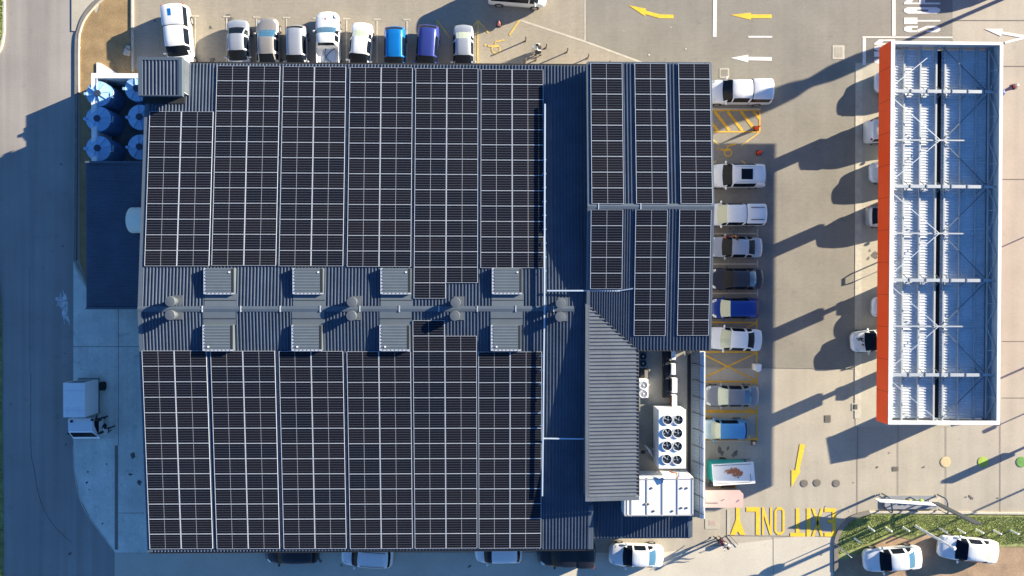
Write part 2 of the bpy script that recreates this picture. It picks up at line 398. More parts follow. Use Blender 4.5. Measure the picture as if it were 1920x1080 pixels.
tag(blades('grass',[(1572,1040),(1572,1002),(1586,983),(1602,971),(1640,965),(1935,970),(1935,1018),(1860,1022),(1800,1010),(1740,996),(1710,1006),(1670,1000),(1640,1014)],9000,.05,.02,.06),'rough green grass covering the kerbed island','grass')
tag(blades('verge_grass',[(-14,-6),(3,-6),(7,0),(7,60),(1,90),(-14,100)],900,.05,.06,.2),'grass on the verge at the upper left edge','grass')
tag(blades('roadside_grass',[(-14,480),(-4,480),(3,600),(4,800),(6,1000),(8,1090),(-14,1090)],1500,.03,.05,.16),'narrow strip of grass along the left edge of the road','grass')

# ------------------------------------------------------------ painted markings
ZP=.024
def paint(name,fn,m,z=ZP):
    b=MB(); fn(b,z); return tag(b.build(name,m),kind='structure')
def poly_px(b,pts,z):
    b.add([P(x,y,z) for x,y in pts],[tuple(range(len(pts)))])
for x,y in ((366,30),(425,31),(481,32),(537,33),(593,34),(650,35),(707,36),(763,37)):
    paint('parking_line',lambda b,z:(line_px(b,[(x-7,y),(x+7,y)],.11,z),line_px(b,[(x,y+2.5),(x,y+160)],.12,z)),M_faint)
def arrow(pts,m=M_yel): paint('road_arrow',lambda b,z:poly_px(b,pts,z),m)
arrow([(1179,10),(1211,16),(1211,20),(1238,27),(1263,27.5),(1263,34.5),(1236,34),(1211,26.5),(1209,30)])
arrow([(1370,28),(1408,23.5),(1408,27),(1447,27),(1447,34),(1408,34),(1408,37)])
arrow([(1370,108.5),(1403,102.5),(1403,106.5),(1447,107),(1447,114),(1403,113),(1403,117)],M_white)
arrow([(1846,54),(1880,54),(1879,59),(1935,68),(1935,74),(1878,64),(1877,68)],M_white)
paint('lane_line',lambda b,z:line_px(b,[(1884,80),(1940,66)],.2,z+.002),M_white)
arrow([(1500,832),(1510,834),(1499,880),(1501,884),(1484,914),(1484,881),(1491,882)])
paint('lane_line',lambda b,z:line_px(b,[(1341,-30),(1340,69)],.31,z),M_white)
paint('lane_line',lambda b,z:line_px(b,[(1403,69),(1448,69)],.14,z),M_white)
paint('lane_line',lambda b,z:line_px(b,[(1676,-30),(1676,67)],.29,z),M_white)
paint('stop_line',lambda b,z:(line_px(b,[(1617,69.5),(1786,70)],.11,z),line_px(b,[(1620.5,71.5),(1620.5,122)],.27,z)),M_white)
# letters: strokes in a unit cell (u right, v up), rotated in pixel space
def seg(b,fn,a,c,w,z):
    A=fn(*a);B=fn(*c); 
    d=(B-A).normalized(); s=Vector((-d.y,d.x,0))*w/2
    b.add([A-s,B-s,B+s,A+s],[(0,1,2,3)])
def word180(cells,y0,y1,m):
    """upside-down word, first letter at the right"""
    for ch,xa,xb in cells:            # right side of the letter in the picture = its left side
        def fn(u,v): return P(xb-(xb-xa)*u, y0+(y1-y0)*v, ZP)
        b=MB()
        def rect(u0,u1,v0,v1):
            b.add([fn(u0,v0),fn(u1,v0),fn(u1,v1),fn(u0,v1)],[(0,1,2,3)])
        def quad(*q): b.add([fn(*p) for p in q],[tuple(range(len(q)))])
        s=.26
        if ch=='E': rect(0,.30,0,1); rect(.30,1,.86,1); rect(.30,.72,.40,.53); rect(.30,1,0,.13)
        if ch=='X': quad((0,1),(.22,1),(1,0),(.78,0)); b2=quad((1,1),(.78,1),(.41,.56),(.52,.42)); quad((0,0),(.22,0),(.56,.46),(.45,.58))
        if ch=='I': rect(0,1,0,1)
        if ch=='T': rect(.37,.63,0,.87); rect(-.05,1.05,.87,1)
        if ch=='O':
            rect(0,.2,.14,.86); rect(.8,1,.14,.86); rect(.3,.7,.9,1); rect(.3,.7,0,.1)
            for (u,v,su,sv) in ((0,.86,1,1),(1,.86,-1,1),(0,.14,1,-1),(1,.14,-1,-1)):
                quad((u,v),(u+su*.2,v),(u+su*.3,v+sv*.04),(u+su*.3,v+sv*.14))
        if ch=='N': rect(0,.18,0,1); rect(.82,1,0,1); quad((.18,1),(.18,.72),(.82,0),(.82,.28))
        if ch=='L': rect(.02,.32,0,1); rect(.32,1.05,0,.16)
        if ch=='Y': rect(.37,.63,0,.45); quad((.37,.45),(.63,.45),(1.02,1),(.66,1),(.5,.86),(.34,1),(-.02,1))
        o=b.build('road_letter',m); tag(o,kind='structure')
word180([('E',1546,1567),('X',1522,1544),('I',1512.5,1520),('T',1483,1508)],953,1006,M_yel)
word180([('O',1452,1471),('N',1429,1447),('L',1400.5,1425),('Y',1370,1397)],951,1003,M_yel)
def stopword(xa,xb,ylist,hh):
    """letters whose tops point left, read from bottom to top"""
    for ch,yc in zip('STOP',ylist):
        b=MB()
        def fn(u,v): return P(xb-(xb-xa)*v, yc+hh-2*hh*u, ZP)
        def rect(u0,u1,v0,v1): b.add([fn(u0,v0),fn(u1,v0),fn(u1,v1),fn(u0,v1)],[(0,1,2,3)])
        def quad(*q): b.add([fn(*p) for p in q],[tuple(range(len(q)))])
        if ch=='T': rect(0,1,.63,1); rect(.38,.62,0,.63)
        if ch=='O':
            rect(0,.36,.1,.9); rect(.64,1,.1,.9); rect(.36,.64,.64,.93); rect(.36,.64,.07,.33)
            quad((0,.9),(.36,.9),(.36,1),(.3,1)); quad((1,.9),(.64,.9),(.64,1),(.7,1)); quad((0,.1),(.36,.1),(.36,0),(.3,0)); quad((1,.1),(.64,.1),(.64,0),(.7,0)); rect(.36,.64,.93,1); rect(.36,.64,0,.07)
        if ch=='S':
            quad((0,.62),(.3,.62),(.3,1),(.1,.93),(0,.86)); rect(.3,.7,.78,1); quad((.7,1),(.7,.62),(1,.62),(1,.86),(.9,.95))
            quad((0,.62),(.34,.66),(1,.38),(.66,.34)); quad((.7,.38),(1,.38),(1,.1),(.7,0)); rect(.3,.7,0,.18); quad((0,.1),(.3,0),(.3,.38),(0,.38))
        if ch=='P': rect(0,.26,0,1); quad((.26,1),(.26,.8),(1,.7),(1,.86)); rect(.7,1,.42,.72); rect(.26,.7,.42,.58)
        tag(b.build('road_letter',M_white),kind='structure')
stopword(1695,1763,[54.5,39,19.5,2],6)
stopword(1639,1707,[114.5,101.5,90,79],5)
# yellow bays on the east side
def bay(fn,m=M_yeld,name='bay_marking'): paint(name,fn,m)
bay(lambda b,z:(line_px(b,[(1330,207),(1425,207)],.12,z),line_px(b,[(1424.5,207),(1424.5,247)],.12,z),line_px(b,[(1330,247),(1424,247)],.12,z+.001),
    [line_px(b,[(x,209),(x+28,245)],.24,z+.002) for x in (1318,1340,1364,1389)],line_px(b,[(1412,209),(1424,222)],.22,z+.002)))
paint('parking_line',lambda b,z:line_px(b,[(1330,204.5),(1426,204.5)],.1,z),M_faint)
bay(lambda b,z:(line_px(b,[(1424,248),(1390,273)],.11,z),line_px(b,[(1337,262),(1348,272)],.11,z),line_px(b,[(1390,301),(1398,307)],.12,z),line_px(b,[(1336,308),(1343,301)],.12,z)),M_yelf)
def wheelchair(cx,cy,s,m,flip=1):
    b=MB(); z=ZP
    n=20
    for i in range(n):
        if i in (14,15,16) : continue
        a0=2*math.pi*i/n;a1=2*math.pi*(i+1)/n;r0,r1=s*.72,s
        b.add([P(cx+r*math.cos(a),cy+r*math.sin(a),z) for r,a in ((r0,a0),(r1,a0),(r1,a1),(r0,a1))],[(0,1,2,3)])
    line_px(b,[(cx-s*.9,cy-s*.5),(cx+s*.6,cy-s*.7)],s*.012+.10,z+.001); line_px(b,[(cx-s*.2,cy-s*.5),(cx-s*.1,cy-s*1.5),(cx+s*1.8,cy-s*1.9)],.13,z+.002)
    line_px(b,[(cx-s*.9,cy-s*.6),(cx-s*1.7,cy-s*.7)],.14,z+.003)
    for k in range(8):
        a0=2*math.pi*k/8;a1=2*math.pi*(k+1)/8
        b.add([P(cx-s*2.2,cy-s*.9,z),P(cx-s*2.2+s*.24*math.cos(a0),cy-s*.9+s*.24*math.sin(a0),z),P(cx-s*2.2+s*.24*math.cos(a1),cy-s*.9+s*.24*math.sin(a1),z)],[(0,1,2)])
    tag(b.build('wheelchair_symbol',m),kind='structure')
wheelchair(1365,286,8.2,M_yeld)
wheelchair(930,92,9,M_yelf)
bay(lambda b,z:(line_px(b,[(896,40),(896,160)],.13,z),line_px(b,[(896,38),(878,62)],.13,z+.001),line_px(b,[(896,38),(916,62)],.13,z+.002)),M_yelf)
bay(lambda b,z:(line_px(b,[(818,36),(840,66)],.13,z),line_px(b,[(840,66),(843,72)],.13,z),line_px(b,[(974,38),(955,66)],.16,z+.001),line_px(b,[(819,42),(819,160)],.1,z+.001),line_px(b,[(953,119),(958,130)],.12,z)),M_yelf)
for y in (441,466+22,553-4+2):
    pass
for x1,y in ((1422,437),(1422,494),(1420,549)):
    paint('parking_line',lambda b,z:(line_px(b,[(1420.5,y-7),(1420.5,y+7)],.1,z),line_px(b,[(1325,y+1),(1419,y+1)],.1,z)),M_faint)
X0=1318
bay(lambda b,z:(line_px(b,[(X0,604),(1418,605)],.12,z),line_px(b,[(1419,599),(1419,830)],.13,z+.003),line_px(b,[(X0,660),(1418,660)],.14,z),line_px(b,[(X0,715.5),(1418,715.5)],.14,z),
    line_px(b,[(X0,664),(1418,714)],.13,z+.001),line_px(b,[(X0,709),(1418,662)],.13,z+.002),line_px(b,[(1397,616),(1418,606)],.1,z+.001),line_px(b,[(1405,722),(1418,716)],.1,z+.001),
    line_px(b,[(X0,771),(1418,772)],.25,z),line_px(b,[(X0,764),(1326,760)],.12,z+.001),line_px(b,[(1400,765),(1418,771)],.12,z+.001),line_px(b,[(X0,776),(1336,785)],.12,z+.001),line_px(b,[(1390,785),(1418,773)],.1,z+.002),
    line_px(b,[(X0,824),(1418,824.5)],.12,z),line_px(b,[(1398,815),(1418,823)],.1,z+.001)))
paint('parking_line',lambda b,z:line_px(b,[(X0,827.5),(1412,827.5)],.09,z),M_faint)
paint('path_edge',lambda b,z:line_px(b,[(1366,955),(1366,1004)],.26,z),M_apron)
sheet('path_panel',[(1322,953),(1350,953),(1350,992),(1322,992)],.018,M_apron)

# ------------------------------------------------------------ small ground things
def cover_round(px,py,r,m,label,cat,name='manhole_cover',group=None):
    c=P(px,py); o=empty(name,(c.x,c.y,.02),label,cat,group)
    MB().lathe(0,0,[(r,0),(r,.006),(r*.9,.006)],28).build('rim',M_kerbd if name=='manhole_cover' else m,o)
    b=MB(); b.lathe(0,0,[(r*.88,.005),(r*.86,.012),(r*.6,.012),(r*.57,.007),(r*.52,.012),(r*.25,.012),(r*.22,.007),(r*.18,.014)],24)
    b.build('lid',m,o); return o
M_mh=mat('cast_iron_cover',(.19,.165,.135),.6,.3)
for px,py,w in ((1508,906,'first of three, nearest the yellow arrow'),(1532,905,'middle one of three'),(1568,906,'last of three, nearest the canopy')):
    cover_round(px,py,.31,M_mh,'round iron manhole cover below the yellow arrow, '+w,'manhole cover',group='manhole covers by the yellow arrow')
cover_round(1773,866,.44,M_cream,'round cream tank lid crossed by a thin shadow, leftmost of three on the concrete','tank lid','tank_lid','large round tank lids')
cover_round(1843,866,.44,M_green,'round lime green tank lid, middle of three on the concrete','tank lid','tank_lid','large round tank lids')
cover_round(1915,866,.44,M_greend,'round green tank lid half in shadow at the right edge','tank lid','tank_lid','large round tank lids')
def cover_sq(px,py,w,h,m,label,m2=None):
    c=P(px,py); o=empty('drain_cover',(c.x,c.y,.02),label,'drain cover')
    MB().box(-w/2,w/2,-h/2,h/2,0,.006).build('surround',m2 or M_kerb,o)
    b=MB()
    for k in range(6): b.box(-w*.36+k*w*.125,-w*.36+k*w*.125+w*.09,-h*.36,h*.36,.0061,.012)
    b.build('grating',m,o)
cover_sq(1572,98,1.0,1.15,M_apron,'square concrete inspection cover in the grey paving near the canopy')
cover_sq(1358,137,.8,.8,M_grey,'square inspection cover beside the white pickup at the roof corner',M_apron)
cover_sq(1679,879,.5,.38,M_mh,'small dark rectangular drain grate on the concrete below the canopy',M_mh)
cover_sq(1552,785,.5,.6,M_mh,'rectangular grey drain cover left of the canopy\'s lower corner',M_mh)
cover_sq(1603,763,.55,.6,M_gap,'dark drain at the lower end of the concrete drain strip')
cover_sq(1336,980,.62,.48,M_pink,'brown square cover on the pale path by the pink container',M_apron)

# ------------------------------------------------------------ solar panels helper
PW,PH=2.333,1.138
def make_panel():
    b=MB(); t=.024; w,h=PW/2,PH/2
    e=.014; b.box(-w,w,-h,-h+e,0,.04); b.box(-w,w,h-e,h,0,.04); b.box(-w,-w+t,-h+e,h-e,0,.04); b.box(w-t,w,-h+e,h-e,0,.04)
    fr=b.build('solar_panel',M_frame)
    me=bpy.data.meshes.new('cell_sheet'); me.from_pydata([(-w+t,-h+e,.03),(w-t,-h+e,.03),(w-t,h-e,.03),(-w+t,h-e,.03)],[],[(0,1,2,3)])
    uv=me.uv_layers.new(name='UVMap')
    for i,c in enumerate(((0,0),(1,0),(1,1),(0,1))): uv.data[i].uv=c
    me.materials.append(M_cell); ce=bpy.data.objects.new('cell_sheet',me); COL.objects.link(ce); ce.parent=fr
    return fr,ce
PANELS=[]   # (centre, tilt about x, label)
ORD=['first','second','third','fourth','fifth','sixth','seventh','eighth','ninth','tenth','eleventh','twelfth','thirteenth','fourteenth','fifteenth']

# ------------------------------------------------------------ the store
UP=.9
ZR,ZE=4.8+UP,3.5+UP
XL=P(262,578,ZR).x; XR=P(1106,500,ZR).x
YR=P(640,579,ZR).y; YN=P(700,121,ZE).y; YS=P(680,1032,ZE).y
slN=(ZR-ZE)/(YN-YR); slS=(ZR-ZE)/(YR-YS)
def zmain(y): return ZR-slN*(y-YR) if y>YR else ZR-slS*(YR-y)
store=empty('store_building',(P(640,579).x,P(640,579).y,0),'large single storey shop building under blue grey ribbed metal roofs with solar arrays','building')
def gable_wall(x0,x1,pts):
    """pts: outline in (y,z)"""
    b=MB(); n=len(pts)
    vs=[(x0,y,z) for y,z in pts]+[(x1,y,z) for y,z in pts]
    b.add(vs,[tuple(range(n)),tuple(range(2*n-1,n-1,-1))]+[(i,(i+1)%n,n+(i+1)%n,n+i) for i in range(n)])
    return b
gable_wall(XL+.25,XR+.3,[(YS+.2,0),(YN-.2,0),(YN-.2,ZE-.1),(YR,ZR-.12),(YS+.2,ZE-.1)]).build('wall',M_wall,store,world=True)
def slope_sheet(x0,x1,ya,za,yb,zb,name,m=M_roof,parent=store,pitch=.245):
    b=MB(); b.corr((x0,ya,za),(x1,ya,za),(x0,yb,zb),(x1,yb,zb),pitch)
    # underside
    b.add([(x0,ya,za-.05),(x1,ya,za-.05),(x1,yb,zb-.05),(x0,yb,zb-.05)],[(0,1,2,3)])
    return b.build(name,m,parent,world=True)
slope_sheet(XL,XR,YR,ZR,YN,ZE,'roof')
slope_sheet(XL,P(1110,900,ZE).x,YR,ZR,YS,ZE,'roof')
# verge flashing at the west gable, ridge cap with joints, gutters
b=MB()
for ya,za,yb,zb in ((YR,ZR,YN,ZE),(YR,ZR,YS,ZE)):
    b.add([(XL-.12,ya,za+.07),(XL+.22,ya,za+.07),(XL+.22,yb,zb+.07),(XL-.12,yb,zb+.07),(XL-.12,ya,za-.2),(XL-.12,yb,zb-.2)],[(0,1,2,3),(0,3,5,4)])
b.build('verge_flashing',M_rooft,store,world=True)
b=MB(); X1=P(1076,580,ZR).x
b.add([(XL-.12,YR,ZR+.10),(X1,YR,ZR+.10),(X1,YR-.2,ZR+.065),(XL-.12,YR-.2,ZR+.065),(XL-.12,YR+.2,ZR+.065),(X1,YR+.2,ZR+.065)],[(0,1,2,3),(0,4,5,1)])
b.build('ridge_cap',M_rooft,store,world=True)
for px in (380,452,526,601,675,749,823,895,967,1038):
    x=P(px,579,ZR).x; MB().box(x-.035,x+.035,YR-.22,YR+.22,ZR+.05,ZR+.115).build('ridge_joint',M_alu,store,world=True)
b=MB(); b.box(P(356,118,ZE).x,XR-.1,YN-.02,YN+.14,ZE-.14,ZE-.01); b.box(XL,P(1108,1032,ZE).x,YS-.14,YS+.02,ZE-.14,ZE-.01)
b.build('gutter',M_gap,store,world=True)
# flat valley strip between arrays and the eastern strip trim
b=MB(); x=P(1106,1000,ZE).x
y0=P(1106,945,ZE).y
b.add([(x-.1,y0,zmain(y0)+.07),(x+.25,y0,zmain(y0)+.07),(x+.25,YS,ZE+.07),(x-.1,YS,ZE+.07),(x+.25,y0,zmain(y0)-.2),(x+.25,YS,ZE-.2)],[(0,1,2,3),(1,4,5,2)])
b.build('verge_flashing',M_rooft,store,world=True)

# east block: ridge runs east-west
EZ,EE=5.55+UP,4.8+UP
EX0=P(1104,387,EZ).x; EX1=P(1337,387,EZ).x; EY=P(1220,387,EZ).y; EN=P(1220,119,EE).y; ES=P(1300,657,EE).y
slope_sheet(EX0,EX1,EY,EZ,EN,EE,'roof')
# south slope, its lower left corner cut by the diagonal valley
b=MB()
VX0=P(1105,572,5.03+UP).x; VY0=P(1105,572,5.03+UP).y; VX1=P(1197,656,EE).x; VY1=ES
def ze(y): return EZ-(EZ-EE)*(EY-y)/(EY-ES)
b.corr((VX1,EY,EZ),(EX1,EY,EZ),(VX1,ES,EE),(EX1,ES,EE),.245)
yv=VY0
b.corr((EX0,EY,EZ),(VX1,EY,EZ),(EX0,yv,ze(yv)),(VX1,ES,EE),.245)
b.build('roof',M_roof,store,world=True)
gable_wall(EX0+.05,EX1-.35,[(ES+.15,0),(EN-.15,0),(EN-.15,EE-.1),(EY,EZ-.12),(ES+.15,EE-.1)]).build('wall',M_wall,store,world=True)
b=MB(); b.box(EX1-.36,EX1+.02,EN-.02,EN+.12,EE-.15,EE+.02); b.box(EX0,EX1-.4,EN,EN+.12,EE-.15,EE)
for x0,x1 in ((EX1-.02,EX1+.08),(EX0-.1,EX0+.12)):
    for ya,za,yb,zb in ((EY,EZ,EN,EE),(EY,EZ,ES if x0>0 and x0>EX0+1 else VY0,EE if x0>EX0+1 else ze(VY0))):
        b.add([(x0,ya,za+.07),(x1,ya,za+.07),(x1,yb,zb+.07),(x0,yb,zb+.07),(x0,ya,za-.3),(x0,yb,zb-.3),(x1,ya,za-.3),(x1,yb,zb-.3)],[(0,1,2,3),(0,3,5,4),(1,2,7,6)])
b.build('verge_flashing',M_rooft,store,world=True)
b=MB(); b.add([(EX0-.1,EY,EZ+.1),(EX1+.08,EY,EZ+.1),(EX1+.08,EY-.2,EZ+.06),(EX0-.1,EY-.2,EZ+.06),(EX0-.1,EY+.2,EZ+.06),(EX1+.08,EY+.2,EZ+.06)],[(0,1,2,3),(0,4,5,1)])
b.build('ridge_cap',M_rooft,store,world=True)
b=MB()
for px in (1122,1201): x=P(px,387,EZ).x; b.box(x-.03,x+.03,EY-.22,EY+.22,EZ+.05,EZ+.12)
b.build('ridge_joint',M_alu,store,world=True)
# dark gutters round the low corner
b=MB(); b.bar((VX0,VY0,5.06+UP),(VX1,VY1,EE+.03),.10,.05); b.bar((VX1,VY1,EE+.02),(EX1-.2,ES,EE+.02),.10,.06)
# low mono-pitch roof falling east, ribs east-west
LW,LE=5.05+UP,4.80+UP
LX0=P(1100,760,LW).x; LX1=P(1197,760,LE).x; LYS=P(1150,932,LW).y
b.bar((VX1,VY1,LE+.02),(LX1+.03,LYS,LE+.02),.09,.06)
b.build('gutter',M_gap,store,world=True)
def zl(x): return LW+(LE-LW)*(x-LX0)/(LX1-LX0)
b=MB(); n=int((VY0-LYS)/.26)
b.corr((LX0+.15,VY0-.05,zl(LX0+.15)),(LX0+.15,LYS,zl(LX0+.15)),(LX0+.25,VY0-.12,zl(LX0+.25)),(LX1,LYS,LE),.27,.07) if False else None
# split: triangle beside the valley + long rectangle
ytri=VY1
def ribs_rect(b,ya,yb):
    b.corr((LX0+.15,ya,LW),(LX0+.15,yb,LW),(LX1,ya,LE),(LX1,yb,LE),.27,.07)
ribs_rect(b,ytri,LYS)
k=0; y=VY0-.02
while y-.27>ytri:
    y2=y-.27
    f=lambda yy: LX0+.15+(LX1-LX0-.15)*min(1,max(0,(VY0-yy)/(VY0-VY1)))
    xa=f(y);xb=f(y2)
    if xb>LX0+.2:
        b.corr((LX0+.15,y,LW),(LX0+.15,y2,LW),(max(xa,LX0+.16),y,zl(xa)),(xb,y2,zl(xb)),.27,.07)
    y=y2
b.corr((LX0+.15,y,LW),(LX0+.15,ytri,LW),(f(y),y,zl(f(y))),(LX1,ytri,LE),.27,.03)
b.build('roof',M_roofl,store,world=True)
b=MB(); b.add([(LX0-.1,VY0+.1,LW+.06),(LX0+.2,VY0+.1,LW+.06),(LX0+.2,LYS,LW+.06),(LX0-.1,LYS,LW+.06),(LX0-.1,VY0+.1,LW-1.4),(LX0-.1,LYS,LW-1.4)],[(0,1,2,3),(0,3,5,4)])
b.add([(LX0-.1,LYS-.0,LW+.065),(LX1+.05,LYS,LE+.065),(LX1+.05,LYS-.3,LE+.06),(LX0-.1,LYS-.3,LW+.06)],[(0,1,2,3)])
b.build('verge_flashing',M_roofl,store,world=True)
b=MB(); b.box(LX0-.02,LX1-.15,LYS-.1,VY0+.3,0,LE-.1); b.build('wall',M_rooft,store,world=True)
# plant deck
DZ=2.6+UP
DX0=P(1185,800,DZ).x; DX1=P(1322,800,3.5+UP).x-.2; DYN=P(1250,640,DZ).y; DYS=P(1250,970,DZ).y
M_deckc=mat('plant_deck_concrete',(.27,.26,.22),.8,var=.14,scale=.9,fine=.08,fscale=6)
MB().box(DX0,DX1,DYS,DYN,0,DZ).build('plant_deck',M_deckc,store,world=True)
b=MB(); wx=P(1313,800,3.5+UP).x; y0=P(1313,972,3.5+UP).y; y1=P(1313,659,3.5+UP).y
b.box(wx,wx+.35,y0,y1,0,3.5+UP); b.build('wall',M_whitew,store,world=True)
b=MB(); b.corr((wx-.04,y0,3.45+UP),(wx-.04,y1,3.45+UP),(wx-.5,y0,2.75+UP),(wx-.5,y1,2.75+UP),.2,.02); b.build('parapet_cladding',mat('parapet_blue',(.10,.14,.19),.5),store,world=True)
b=MB(); b.box(wx-.02,wx+.16,y0,y1,3.5+UP,3.53+UP); b.box(wx-.75,wx-.5,y0,y1,DZ+.01,DZ+.05,1); b.build('parapet_cap',[M_alu,M_gap],store,world=True)
b=MB()
b.tube([(wx+.27,y0,3.56+UP),(wx+.27,y1,3.56+UP)],.08); b.build('handrail',M_alu,store,world=True)
y=y0+.4
while y<y1:
    MB().tube([(wx-.45,y+.12,2.95+UP),(wx-.05,y+.05,3.56+UP),(wx+.3,y-.1,3.62+UP)],.025,6).build('handrail_bracket',M_gap,store,world=True); y+=1.25
# low roofs south of the plant deck
SZ=2.9+UP
sx0=P(1110,960,ZE).x+.1; sx1=P(1165,990,SZ).x; sx2=P(1296,990,SZ).x; sy=P(1200,1008,SZ).y
b=MB(); b.corr((sx0,LYS,SZ+.1),(sx1,LYS,SZ+.1),(sx0,sy,SZ),(sx1,sy,SZ),.245); b.corr((sx1+.1,DYS+.3,SZ-.05),(sx2-.2,DYS+.3,SZ-.05),(sx1+.1,sy,SZ-.12),(sx2-.2,sy,SZ-.12),.245)
b.build('roof',M_roof,store,world=True)
b=MB(); b.box(sx2-.22,sx2+.1,sy,DYS+.3,SZ-.2,SZ); b.box(sx1-.03,sx1+.12,sy,LYS,SZ-.1,SZ+.05);b.box(sx0,sx2,sy-.12,sy,SZ-.25,SZ-.14); b.build('verge_flashing',M_rooft,store,world=True)
MB().box(sx0,sx2-.3,sy+.5,DYS+.29,0,SZ-.3).build('wall',M_wall,store,world=True)

# entrance tower in the north-west corner
TZ=4.75+UP
tx0=P(260,108,TZ).x; tx1=P(342,108,TZ).x; ty1=P(300,107.5,TZ).y; ty0=P(300,180,TZ).y
b=MB(); b.corr((tx0+.3,ty0+.05,TZ),(tx1-.25,ty0+.05,TZ),(tx0+.3,ty1-.22,TZ),(tx1-.25,ty1-.22,TZ),.27,.07); b.build('roof',M_roof,store,world=True)
b=MB()
for q in ((tx0,tx0+.3,ty0,ty1),(tx1-.25,tx1,ty0,ty1),(tx0+.3,tx1-.25,ty1-.22,ty1),(tx0+.3,tx1-.25,ty0,ty0+.05)): b.box(*q,TZ-.25,TZ+.09)
b.build('verge_flashing',M_rooft,store,world=True)
b=MB(); b.box(tx0+.3,tx1-.03,ty0+.35,ty1-.03,0,TZ-.25)
b.build('wall',M_wall,store,world=True)
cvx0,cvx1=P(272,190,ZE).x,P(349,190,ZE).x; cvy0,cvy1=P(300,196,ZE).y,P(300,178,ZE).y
MB().box(cvx0,cvx1,cvy0,cvy1,ZE-.25,zmain(cvy0)+.10).build('opening_shade',M_gap,store,world=True)  # solid dark box: shade of the opening put in as colour
b=MB(); b.corr((tx1-.02,ty0+.4,TZ-.3),(tx1-.02,ty1-.05,TZ-.3),(tx1+.0,ty0+.4,ZE-.1),(tx1+.0,ty1-.05,ZE-.1),.14,.02)
b.build('wall_cladding',M_roofl,store,world=True)

# west lean-to
WZ=3.2
wx0=P(163,440,WZ-.2).x; wx1=XL+.1; wy1=P(200,305,WZ).y; wy0=P(200,577,WZ).y
b=MB(); b.corr((wx0,wy0,WZ-.25),(wx0,wy1,WZ-.25),(wx1,wy0,WZ),(wx1,wy1,WZ),.2,.03); b.build('roof',M_roof,store,world=True)
b=MB(); b.box(wx0,wx1,wy1-.02,wy1+.12,WZ-.35,WZ+.02); b.box(wx0,wx1,wy0-.12,wy0+.02,WZ-.35,WZ+.02); b.box(wx0-.12,wx0-.01,wy0,wy1,WZ-.45,WZ-.3)
b.build('verge_flashing',M_rooft,store,world=True)
MB().box(wx0+.25,wx1,wy0+.2,wy1-.2,0,WZ-.4).build('wall',M_wall,store,world=True)

# smoke-vent boxes either side of the ridge
def ventbox(px,py,side,skew=0):
    w,h=2.2,1.9; c=P(px,py,ZR); zc=zmain(c.y)
    b=MB(); b.box(c.x-w/2,c.x+w/2,c.y-h/2,c.y+h/2,zc-.1,zc+.36); b.build('vent_curb',M_cover,store,world=True)
    b=MB(); b.corr((c.x-w/2+.16,c.y-h/2+.12,zc+.375),(c.x-w/2+.16,c.y+h/2-.05,zc+.375),(c.x+w/2-.22,c.y-h/2+.12,zc+.375),(c.x+w/2-.22,c.y+h/2-.05,zc+.375),.21,.02)
    b.build('vent_cover',M_cover,store,world=True)
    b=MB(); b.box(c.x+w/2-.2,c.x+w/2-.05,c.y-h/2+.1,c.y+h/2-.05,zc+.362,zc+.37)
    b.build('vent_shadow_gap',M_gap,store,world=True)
    b=MB()
    for k in range(7):
        yy=c.y-h/2+.2+k*(h-.4)/6; b.box(c.x-w/2+.05,c.x-w/2+.11,yy-.03,yy+.03,zc+.361,zc+.38)
        xx=c.x-w/2+.25+k*(w-.5)/6; b.box(xx-.03,xx+.03,c.y-h/2+.03,c.y-h/2+.08,zc+.361,zc+.38)
    yy=c.y+(h/2-.3)*(1 if side>0 else -1); xx=c.x+(w/2-.35)*(1 if side>0 else -1)+(0 if side>0 else .05)
    b.build('vent_bolt',M_plastic,store,world=True)
    b=MB(); b.box(c.x-w/2-.02,c.x-w/2+.13,c.y-h/2,c.y+h/2,zc+.33,zc+.3655); b.box(c.x-w/2+.13,c.x+w/2,c.y-h/2-.02,c.y-h/2+.10,zc+.33,zc+.3655); b.build('vent_edge',M_alu,store,world=True)
    MB().box(xx-.06,xx+.06,yy-.05,yy+.05,zc+.39,zc+.42).build('vent_latch',M_ac,store,world=True)
    # flat back flashing up to the ridge
    b=MB(); ya=c.y-side*h/2*.98; yb=YR+side*.2; x0,x1=c.x-w/2-.04,c.x+w/2+.12
    b.add([(x0,ya,zmain(ya)+.075),(x1,ya,zmain(ya)+.075),(x1,yb,zmain(yb)+.072),(x0,yb,zmain(yb)+.072)],[(0,1,2,3)])
    b.add([(x0,ya,zmain(ya)),(x0,yb,zmain(yb)),(x0,yb,zmain(yb)+.07),(x0,ya,zmain(ya)+.07)],[(0,1,2,3)])
    ym=(ya+yb)/2; b.box(x0,x1,ym-.03,ym+.0,zmain(ym)+.07,zmain(ym)+.10,1)
    b.build('back_flashing',[M_cover,M_gap],store,world=True)
for px in (413,579,743,951): ventbox(px,527,1)
for px in (411,577,741,949): ventbox(px,633,-1)
# round cowl ventilators, in pairs
for px,py in ((320,565),(320,591),(660,566),(659,592),(854,567),(853,592),(1051,569),(1050,594)):
    c=P(px,py,ZR+.6); zc=zmain(c.y)
    b=MB(); b.box(c.x-.16,c.x+.62,c.y-.34,c.y+.42,zc,zc+.08); b.lathe(c.x,c.y,[(.26,zc),(.26,zc+.48)],18); v=b.build('roof_ventilator',M_gal,store,world=True)
    MB().lathe(c.x,c.y,[(.34,zc+.46),(.37,zc+.50),(.37,zc+.72),(.35,zc+.76),(.1,zc+.775)],22).build('cowl',M_gal,v,loc=store.location)

